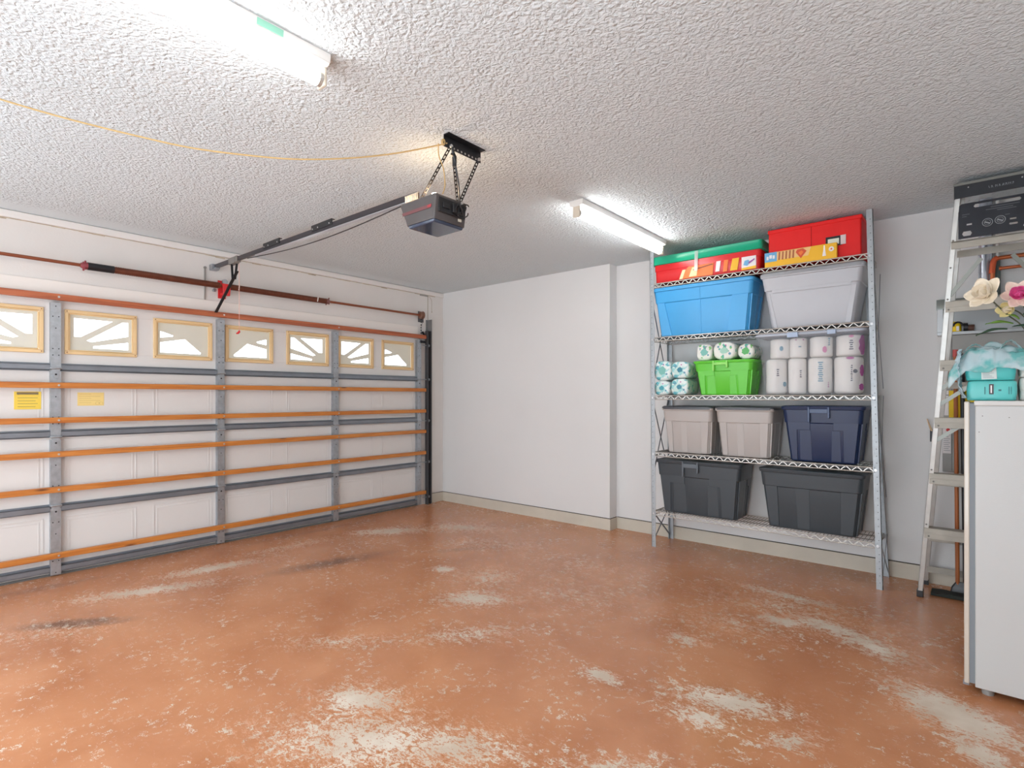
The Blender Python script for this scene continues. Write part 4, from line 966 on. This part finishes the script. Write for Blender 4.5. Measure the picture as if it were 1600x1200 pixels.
# ------------------------------------------------------------------ utility cabinet, pipes and poles behind the ladder
M_cab = mat('cabinet_grey', (160, 160, 156), .45, .1, var=(4, .05))
t = thing('wall_cabinet', 'grey steel cabinet on the wall behind the stepladder', 'cabinet', (5.58, .142, .85))
CX0, CX1, CYF = 5.268, 5.90, .045
b = MB(); b.box(CX0+.03, CX1, CYF, .142, .85, 1.84); b.build('body', M_cab, t, bevel=.004)
b = MB(); b.box(CX0, CX1, CYF-.02, .142, 1.84, 1.862); b.box(CX0, CX0+.035, CYF-.02, .142, 1.862, 2.08); b.box(CX1-.03, CX1, CYF-.02, .142, 1.862, 2.08); b.box(CX0+.035, CX1-.03, .13, .142, 1.862, 2.06)
b.build('open_shelf', mat('cabinet_silver', (178, 182, 184), .3, .4), t, bevel=.002)
b = MB(); b.prism([(CYF-.03, 2.03), (CYF-.03, 2.07), (.03, 2.10), (.142, 2.10), (.142, 2.03)], CX0-.004, CX1+.004, 'x'); b.build('top', mat('cabinet_top', (150, 158, 154), .3, .5), t)
MB().box(5.350, 5.352, CYF-.002, CYF, .86, 1.83).build('door_seam', M_dark, t)
b = MB(); b.box(5.335, 5.60, CYF-.004, CYF-.0005, 1.225, 1.44); b.build('energy_label', M_yel if 0 else mat('strong_yellow', (250, 214, 20), .5), t, 'strong yellow label sheet')
b = MB(); b.box(5.300, 5.333, CYF-.004, CYF-.0005, 1.26, 1.44); b.mi = 1; b.box(5.300, 5.333, CYF-.0055, CYF-.004, 1.405, 1.410); b.build('paper_label', [M_wp, M_inkd], t)
b = MB(); b.box(5.300, 5.346, CYF-.004, CYF-.0005, .985, 1.18); b.mi = 1
b.disc((5.330, CYF-.004, 1.155), .012, (0, -1, 0), 10, .001)
b.mi = 2
for k in range(9): b.box(5.305, 5.341-.008*(k % 2), CYF-.0055, CYF-.004, 1.005+.014*k, 1.008+.014*k)
b.build('warning_label', [M_wp, M_red, M_pale], t)
for f_ in ((5.36, .055),):
    pass
t = thing('glue_bottle', 'yellow and black container on the open shelf behind the ladder', 'container', (5.40, .0, 1.862), 'yellow and black containers behind the ladder')
b = MB(); b.loft([rrect(5.370, .06, 1.862+z, .034+d, .026+d, .02, 4) for z, d in ((0, -.003), (.004, 0), (.05, 0), (.066, -.006), (.074, -.018))]); b.build('body', mat('strong_yellow', (250, 214, 20), .5), t)
b = MB(); b.tube([(5.385+.026*math.cos(k*PI/8), .025, 1.900+.028*math.sin(k*PI/8)) for k in range(9)], .007, 6); b.build('handle', M_black, t)
b = MB(); b.box(5.376, 5.392, .030, .034, 1.868, 1.90); b.build('label', M_wp, t)
t = thing('tape_reel', 'dark round reel beside the yellow container behind the ladder', 'reel', (5.435, .06, 1.862))
b = MB(); b.tube([(5.415, .06, 1.892), (5.440, .06, 1.892)], .030, 14); b.build('reel_body', M_black, t); b = MB(); b.tube([(5.440, .06, 1.886), (5.475, .06, 1.884)], .024, 12); b.build('reel_core', mat('brown_core', (92, 62, 50), .6), t)
t = thing('flue_pipe', 'silver vertical pipe rising to the ceiling behind the ladder panel', 'pipe', (5.53, .09, 2.1))
MB().tube([(5.535, .085, 2.10), (5.535, .085, 2.786)], .038, 16).build('pipe', mat('silver_pipe', (200, 208, 220), .22, .7), t)
MB().tube([(5.535, .085, 2.40), (5.535, .085, 2.42)], .041, 16).build('clamp', M_strut, t)
t = thing('conduit', 'slim white pipe beside the silver pipe', 'pipe', (5.60, .10, 2.1))
MB().tube([(5.598, .10, 2.10), (5.598, .10, 2.786)], .012, 10).build('pipe', M_white, t); MB().tube([(5.600, .075, 2.10), (5.600, .075, 2.36)], .015, 10).build('dark_sleeve', mat('green_grey_sleeve', (92, 104, 100), .5), t)
t = thing('copper_pipe', 'copper pipe with an elbow running right above the cabinet', 'pipe', (5.58, .06, 2.1), 'copper pipes')
M_cu = mat('copper', (206, 116, 74), .3, .6)
MB().tube(smooth_pts([(5.572, .03, 2.10), (5.572, .03, 2.29), (5.578, .03, 2.335), (5.61, .03, 2.352), (5.80, .03, 2.352), (6.0, .03, 2.352)], 4), .014, 10).build('pipe', M_cu, t)
MB().tube(smooth_pts([(5.568, .028, 2.25), (5.572, .028, 2.30), (5.580, .028, 2.34), (5.60, .028, 2.354)], 4), .018, 10).build('elbow', mat('copper_elbow', (222, 104, 66), .35, .4), t)
t = thing('copper_pipe', 'straight thinner copper pipe just below the elbowed one', 'pipe', (5.8, .06, 2.28), 'copper pipes')
MB().tube([(5.61, .05, 2.283), (6.0, .05, 2.283)], .011, 10).build('pipe', M_cu, t); MB().tube([(5.605, .05, 2.283), (5.62, .05, 2.283)], .014, 10).build('collar', M_cu, t)
def pole(x0, x1, y, z1, r, m, label, cat, capm, zc, br):
    t = thing(cat, label, cat.replace('_', ' '), (x0, y, 0)); yw = y
    MB().tube([(x0, yw-.02, .06 if br else .012), (x1, yw, z1)], r, 10).build('pole', m, t)
    MB().tube([(x1, yw, z1), (x1, yw+.001, z1+zc)], r*1.25, 10).build('cap', capm, t)
    if br is None: return
    b = MB(); b.loft([rrect(x0+br[0], yw-.02, z, br[1]+d, .016+d*.4, .01, 3) for z, d in ((.0, .012), (.045, .004), (.06, -.004), (.085, -.02))]); b.build('head', br[2], t)
pole(5.385, 5.372, -.005, 1.68, .013, wood_mat('pole_wood', (190, 112, 62), (150, 84, 44), False), 'brown wooden pole with a red cap leaning behind the ladder', 'broom', mat('red_cap', (206, 92, 90), .5), .05, (.06, .09, M_black))
pole(5.428, 5.408, .0, 1.66, .014, M_black, 'black pole standing right of the brown wooden pole', 'pole', M_black, .04, None)
pole(5.47, 5.392, .012, 1.64, .0045, mat('pale_rod', (206, 214, 216), .4), 'thin pale rod between the brown and the black poles', 'rod', mat('blue_cap', (90, 150, 190), .5), .03, None)
# small brush hanging on the wall left of the ladder
t = thing('paint_brush', 'small brush with a pale handle hanging on the wall left of the ladder', 'brush', (5.235, .12, 1.15))
MB().tube([(5.205, .11, 1.23), (5.222, .115, 1.17), (5.232, .118, 1.14)], [.004, .006, .008], 8).build('handle', mat('pale_wood_handle', (214, 186, 150), .6), t)
b = MB(); b.box(5.222, 5.238, .112, .124, 1.06, 1.15); b.build('bristles', M_blacks, t, bevel=.003)
MB().tube([(5.232, .118, 1.148), (5.232, .142, 1.155)], .003, 6).build('nail', M_bolt, t)
# dark mat folded on the floor behind the lowest brace
t = MB(); pts = []
nx, ny = 16, 6
vs = []; 
for k in (0, 1):
    for i in range(nx+1):
        for j in range(ny+1):
            x = 5.24+.5*i/nx; y = -.19+.14*j/ny; zz = (.004 if k == 0 else .016+.020*abs(noise.noise(Vector((x*9, y*14, 0))))+.03*max(0, (i/nx-.45)))
            vs.append((x+.01*noise.noise(Vector((y*20, x*3, 1))), y, zz))
o_ = (nx+1)*(ny+1); fs = []
for i in range(nx):
    for j in range(ny):
        a_ = i*(ny+1)+j; fs.append((a_, a_+1, a_+ny+2, a_+ny+1)); fs.append((o_+a_, o_+a_+ny+1, o_+a_+ny+2, o_+a_+1))
bd = [i*(ny+1) for i in range(nx+1)]+[nx*(ny+1)+j for j in range(1, ny+1)]+[i*(ny+1)+ny for i in range(nx-1, -1, -1)]+[j for j in range(ny-1, 0, -1)]
for i in range(len(bd)): a_, c_ = bd[i], bd[(i+1) % len(bd)]; fs.append((a_, c_, c_+o_, a_+o_))
t.add(vs, fs); tag(t.build('floor_mat', mat('dark_rubber', (40, 44, 40), .8), smooth=60), 'crumpled dark mat on the floor between the ladder legs', 'mat')

# ------------------------------------------------------------------ white upright freezer
FX0, FX1, FY0, FY1, FZ = 5.478, 6.14, -1.667, -1.00, 1.376
fz = thing('freezer', 'white upright freezer seen from its side, at the right edge', 'freezer', (5.8, -1.33, 0))
M_fr = mat('freezer_enamel', (198, 200, 199), .32, bump=(200, .05), var=(1.5, .015))
b = MB(); b.box(FX0+.004, FX1, FY0, FY1, .035, FZ-.024); b.build('cabinet', M_fr, fz, bevel=.004)
b = MB(); b.box(FX0+.0, FX1+.003, FY0-.003, FY1+.003, FZ-.024, FZ); b.build('top_panel', mat('freezer_top', (208, 208, 205), .3), fz, bevel=.006, seg=3)
b = MB(); b.box(FX0-.016, FX0+.004, FY0+.004, FY1-.004, .05, FZ-.012); b.build('gasket', mat('gasket_grey', (128, 136, 142), .5), fz, 'grey rubber door gasket')
b = MB(); b.box(FX0-.036, FX0-.016, FY0-.001, FY1+.001, .045, FZ-.004); b.build('door', mat('freezer_door', (204, 196, 184), .12, coat=.6), fz, 'glossy cream door edge', bevel=.005, seg=3)
for (x, y) in ((FX0+.05, FY0+.05), (FX1-.05, FY0+.05), (FX0+.05, FY1-.05), (FX1-.05, FY1-.05)):
    b = MB(); b.tube([(x, y, 0), (x, y, .012), (x, y, .04)], [.022, .024, .012], 12); b.build('foot', mat('foot_grey', (150, 148, 144), .5), fz)
b = MB(); b.box(FX0-.040, FX0-.018, FY0+.006, FY0+.026, .035, .05); b.build('hinge', M_strut, fz)
for (x, z) in ((5.508, 1.305), (5.496, 1.23), (5.60, 1.30)): MB().disc((x, FY0, z), .0022, (0, -1, 0), 8, .001).build('chip', mat('chip_grey', (96, 92, 88), .8), fz)

# ------------------------------------------------------------------ things on the freezer
M_tp = mat('teal_pack', (96, 200, 196), .3, bump=(18, .35), var=(7, .1)); M_tp2 = mat('teal_pack_deep', (74, 186, 184), .3, bump=(16, .4), var=(7, .12))
def softbox(x0, x1, y0, y1, z0, z1, m, t, name, amp=.006, r=.02, lab=None):
    b = MB(); cx, cy = (x0+x1)/2, (y0+y1)/2; hx, hy = (x1-x0)/2, (y1-y0)/2; rings = []
    for f_, d in ((0, -.03), (0.0, -.005), (.03, -.001), (.15, 0), (.4, .002), (.65, .001), (.90, 0), (.98, -.002), (1, -.007), (1, -.035)):
        rg = rrect(cx, cy, z0+(z1-z0)*f_, hx+d, hy+d, r, 5)
        rings.append([(p[0]+amp*noise.noise(Vector((p[0]*25, p[1]*25, p[2]*30))), p[1]+amp*noise.noise(Vector((p[0]*22+5, p[1]*20, p[2]*28))), p[2]+(0 if f_ < .05 else amp*.6*noise.noise(Vector((p[0]*18, p[1]*19+3, 2))))) for p in rg])
    b.loft(rings); return b.build(name, m, t, lab, smooth=70)
PX0, PX1, PY = 5.452, 5.628, -1.60
t = thing('tissue_pack', 'lower teal paper pack with a small black label on the freezer', 'paper pack', (5.55, -1.5, FZ), 'teal paper packs on the freezer')
softbox(PX0, PX1, PY, PY+.22, FZ+.001, FZ+.094, M_tp, t, 'wrapper', .004)
b = MB(); b.box(5.532, 5.548, PY-.004, PY-.001, FZ+.030, FZ+.078); b.mi = 1; b.box(5.537, 5.542, PY-.0048, PY-.004, FZ+.036, FZ+.072); b.build('label', [mat('dark_label', (70, 62, 66), .4), M_wp], t)
b = MB()
for k, (x, z_, w_) in enumerate(((5.565, .045, .010), (5.600, .030, .003), (5.608, .030, .002), (5.515, .03, .004))): b.box(x, x+w_, PY-.0038, PY-.003, FZ+z_, FZ+z_+(.035 if k else .008))
b.build('print', mat('teal_dark_print', (60, 128, 130), .5), t)
t = thing('tissue_pack', 'upper teal paper pack with a white text label under the plastic bag', 'paper pack', (5.55, -1.5, FZ+.095), 'teal paper packs on the freezer')
softbox(PX0-.006, PX1-.004, PY, PY+.22, FZ+.096, FZ+.190, M_tp2, t, 'wrapper', .005)
b = MB(); b.slab([(5.505, PY-.004, FZ+.100), (5.560, PY-.004, FZ+.102), (5.556, PY-.004, FZ+.172), (5.503, PY-.004, FZ+.172)], .0015, (0, -1, 0)); b.mi = 1
for k in range(9): b.box(5.510, 5.550-.008*(k % 3), PY-.0062, PY-.0055, FZ+.108+.0068*k, FZ+.110+.0068*k)
b.build('label', [mat('pale_label', (206, 218, 216), .5), mat('label_text', (150, 166, 168), .5)], t)
# white packs to the right
M_wpk = print_mat('white_tissue_wrap', (232, 226, 220), [(170, 168, 164)], 24, .66)
for i, (z0_, z1_, lab) in enumerate(((0.001, .108, 'lower white paper pack at the right edge on the freezer'), (.109, .215, 'upper white paper pack at the right edge on the freezer'))):
    t = thing('tissue_pack', lab, 'paper pack', (5.74, -1.48, FZ+z0_), 'white paper packs on the freezer')
    softbox(5.640, 5.83, PY+.01, PY+.24, FZ+z0_, FZ+z1_, M_wpk, t, 'wrapper', .006, .045)
# crumpled translucent teal bag over the packs
M_film = bpy.data.materials.new('teal_film'); M_film.use_nodes = True; nt = M_film.node_tree; bs = nt.nodes['Principled BSDF']
bs.inputs['Roughness'].default_value = .18; bs.inputs['Alpha'].default_value = .55
tc = nt.nodes.new('ShaderNodeTexCoord'); nn = nt.nodes.new('ShaderNodeTexNoise'); nn.inputs['Scale'].default_value = 14; nn.inputs['Detail'].default_value = 3; nt.links.new(tc.outputs['Object'], nn.inputs['Vector'])
cr = nt.nodes.new('ShaderNodeValToRGB'); cr.color_ramp.elements[0].position = .40; cr.color_ramp.elements[0].color = L((130, 214, 212)); cr.color_ramp.elements[1].position = .56; cr.color_ramp.elements[1].color = L((216, 240, 246)); nt.links.new(nn.outputs[0], cr.inputs[0]); nt.links.new(cr.outputs[0], bs.inputs['Base Color'])
bg_ = thing('plastic_bag', 'crumpled translucent teal and white plastic bag over the teal packs', 'plastic bag', (5.56, -1.48, FZ+.1))
def sheet(P, nu, nv, th, name, m, t):
    vs = []; 
    for k in (0, 1):
        for i in range(nu+1):
            for j in range(nv+1):
                u, v = i/nu, j/nv; p = P(u, v); du = P(min(1, u+.01), v)-P(max(0, u-.01), v); dv = P(u, min(1, v+.01))-P(u, max(0, v-.01)); n_ = du.cross(dv)
                n_ = n_.normalized() if n_.length > 1e-9 else Vector((0, 0, 1)); vs.append(p+n_*(th if k else 0))
    o_ = (nu+1)*(nv+1); fs = []
    for i in range(nu):
        for j in range(nv):
            a_ = i*(nv+1)+j; fs.append((a_, a_+1, a_+nv+2, a_+nv+1)); fs.append((o_+a_, o_+a_+nv+1, o_+a_+nv+2, o_+a_+1))
    bd = [i*(nv+1) for i in range(nu+1)]+[nu*(nv+1)+j for j in range(1, nv+1)]+[i*(nv+1)+nv for i in range(nu-1, -1, -1)]+[j for j in range(nv-1, 0, -1)]
    for i in range(len(bd)): a_, c_ = bd[i], bd[(i+1) % len(bd)]; fs.append((a_, c_, c_+o_, a_+o_))
    return MB().add(vs, fs).build(name, m, t, smooth=180)
def nz(x, y, z_, s_): return noise.noise(Vector((x*s_, y*s_, z_*s_)))
def bagtop(u, v):      # draped heap: u across, v front to back
    x = 5.385+.33*u; y = -1.625+.27*v
    hgt = .178+  .085*max(0, math.sin(PI*min(1, max(0, u*1.02))))**.5*math.sin(PI*min(1, .12+v*.80))
    if v < .14: hgt -= (.14-v)*.42
    z_ = FZ+hgt+.030*nz(x, y, 0, 17)+.016*nz(x, y, 3, 38)
    if u < .22: z_ -= (.22-u)*.30
    return Vector((x+.010*nz(x, y, 7, 22), y+.012*nz(x, y, 5, 26), z_))
sheet(bagtop, 44, 30, .0012, 'crumpled_top', M_film, bg_)
def bagside(u, v):     # film hanging down the left of the packs
    z_ = FZ+.012+.235*v; y = -1.63+.22*u
    x = PX0-.012-.020*math.sin(PI*v*1.0)-.03*max(0, v-.6)*(1+u)+.014*nz(1, y, z_, 26)+.01*nz(4, y, z_, 50)
    return Vector((x, y, z_))
sheet(bagside, 20, 26, .0012, 'side_film', mat('white_blue_film', (206, 232, 242), .15, alpha=.6), bg_)
def handle(p0, p1, top, w_):
    def f_(u, v):
        a = PI*u; c = (Vector(p0)*(1-u)+Vector(p1)*u); c.z += top*math.sin(a)
        return c+Vector((.004*nz(u*3, v, 1, 2), (v-.5)*w_, .006*nz(u*4, v*2, 2, 3)-.1*w_*(v-.5)))
    return f_
sheet(handle((5.44, -1.56, FZ+.235), (5.52, -1.54, FZ+.245), .030, .03), 18, 4, .0012, 'bag_handle', M_film, bg_)
sheet(handle((5.56, -1.56, FZ+.225), (5.65, -1.52, FZ+.235), .050, .05), 18, 4, .0012, 'bag_handle', M_film, bg_)
# flowers
M_pet = mat('cream_petal', (248, 236, 214), .55, var=(30, .06)); M_petp = mat('pink_petal', (232, 96, 160), .5, var=(40, .25)); M_petl = mat('blush_petal', (246, 222, 206), .55, var=(24, .1))
M_stem = mat('dark_stem', (82, 84, 62), .6); M_leaf = mat('leaf_green', (120, 164, 66), .5, var=(12, .3)); M_leafd = mat('leaf_dark', (52, 84, 58), .5, var=(12, .3))
def petal(t, base, d, up, ln, wd, curl, m, name='petal'):
    d = Vector(d).normalized(); up = Vector(up); sd = d.cross(up).normalized(); up = sd.cross(d).normalized(); base = Vector(base)
    def f_(u, v):
        w_ = wd*math.sin(PI*min(1, .12+u*.86))**.7; s_ = (v-.5)*2
        rip = .06*math.sin(9*u+3*s_)*ln*u
        return base+d*(ln*u*math.cos(curl*u))+up*(ln*u*math.sin(curl*u)+.35*w_*s_*s_+rip*.6)+sd*(w_*s_)
    return sheet(f_, 8, 6, .0012, name, m, t)
def flower(center, face, R, label, petals, mats_, inner, stem_to, group, seed=1):
    rs = random.Random(seed); c = Vector(center); fdir = Vector(face).normalized()
    a = fdir.cross(Vector((0, 0, 1))).normalized(); b2 = a.cross(fdir).normalized()
    t = thing('artificial_flower', label, 'flower', tuple(stem_to[-1]), group)
    for ring, (n, k, cu) in enumerate(petals):
        for i in range(n):
            an = 2*PI*i/n+ring*.6+rs.uniform(-.15, .15); out = a*math.cos(an)+b2*math.sin(an)
            d = out*k+fdir*(1-k)*1.1
            petal(t, c, d, fdir, R*(1-.18*ring)*rs.uniform(.88, 1.1), R*.36*(1-.12*ring), cu, mats_[ring % len(mats_)])
    b = MB(); b.tube([c+fdir*(.012), c+fdir*.03], [.006, .010], 8); b.build('centre', inner, t)
    MB().tube(smooth_pts([tuple(c-fdir*.004)]+[tuple(p) for p in stem_to], 5), .0032, 7).build('stem', M_stem, t)
    return t
GF = 'artificial flowers on the freezer'
f1 = flower((5.526, -1.50, 1.888), (-.45, -.75, .30), .098, 'open cream white artificial flower leaning left above the bag', [(5, .88, .35), (5, .62, .5), (3, .4, .5)], [M_pet], mat('flower_yellow', (222, 206, 110), .6),
            [(5.545, -1.49, 1.86), (5.60, -1.47, 1.79), (5.66, -1.45, 1.72), (5.70, -1.44, FZ+.217)], GF, 4)
f2 = flower((5.645, -1.50, 1.87), (-.15, -.9, .25), .078, 'pink centred cream artificial flower at the right edge', [(6, .92, .3), (5, .65, .5), (4, .42, .6)], [M_petl, M_petp, M_petp], M_petp,
            [(5.66, -1.47, 1.82), (5.69, -1.45, 1.74), (5.71, -1.43, FZ+.217)], GF, 9)
f3 = flower((5.615, -1.46, 1.815), (-.5, -.7, -.05), .062, 'half open cream flower low behind the dark stem', [(5, .7, .5), (4, .4, .5)], [mat('cream_yellow_petal', (242, 228, 168), .55, var=(20, .1)), M_pet], mat('flower_yellow', (222, 206, 110), .6),
            [(5.65, -1.45, 1.79), (5.69, -1.44, 1.72), (5.705, -1.42, FZ+.217)], GF, 12)
for (p, d, l_, m) in (((5.62, -1.50, 1.74), (-.9, -.1, .35), .10, M_leaf), ((5.64, -1.50, 1.76), (-.7, -.2, .8), .05, M_leaf), ((5.66, -1.49, 1.78), (.4, -.5, .5), .09, M_leafd), ((5.62, -1.47, 1.73), (.9, -.4, .1), .11, M_leafd), ((5.60, -1.46, 1.72), (-.8, .1, .1), .12, M_leafd)):
    petal(f2, p, d, (0, -.3, 1), l_, .018, -.3, m, 'leaf')
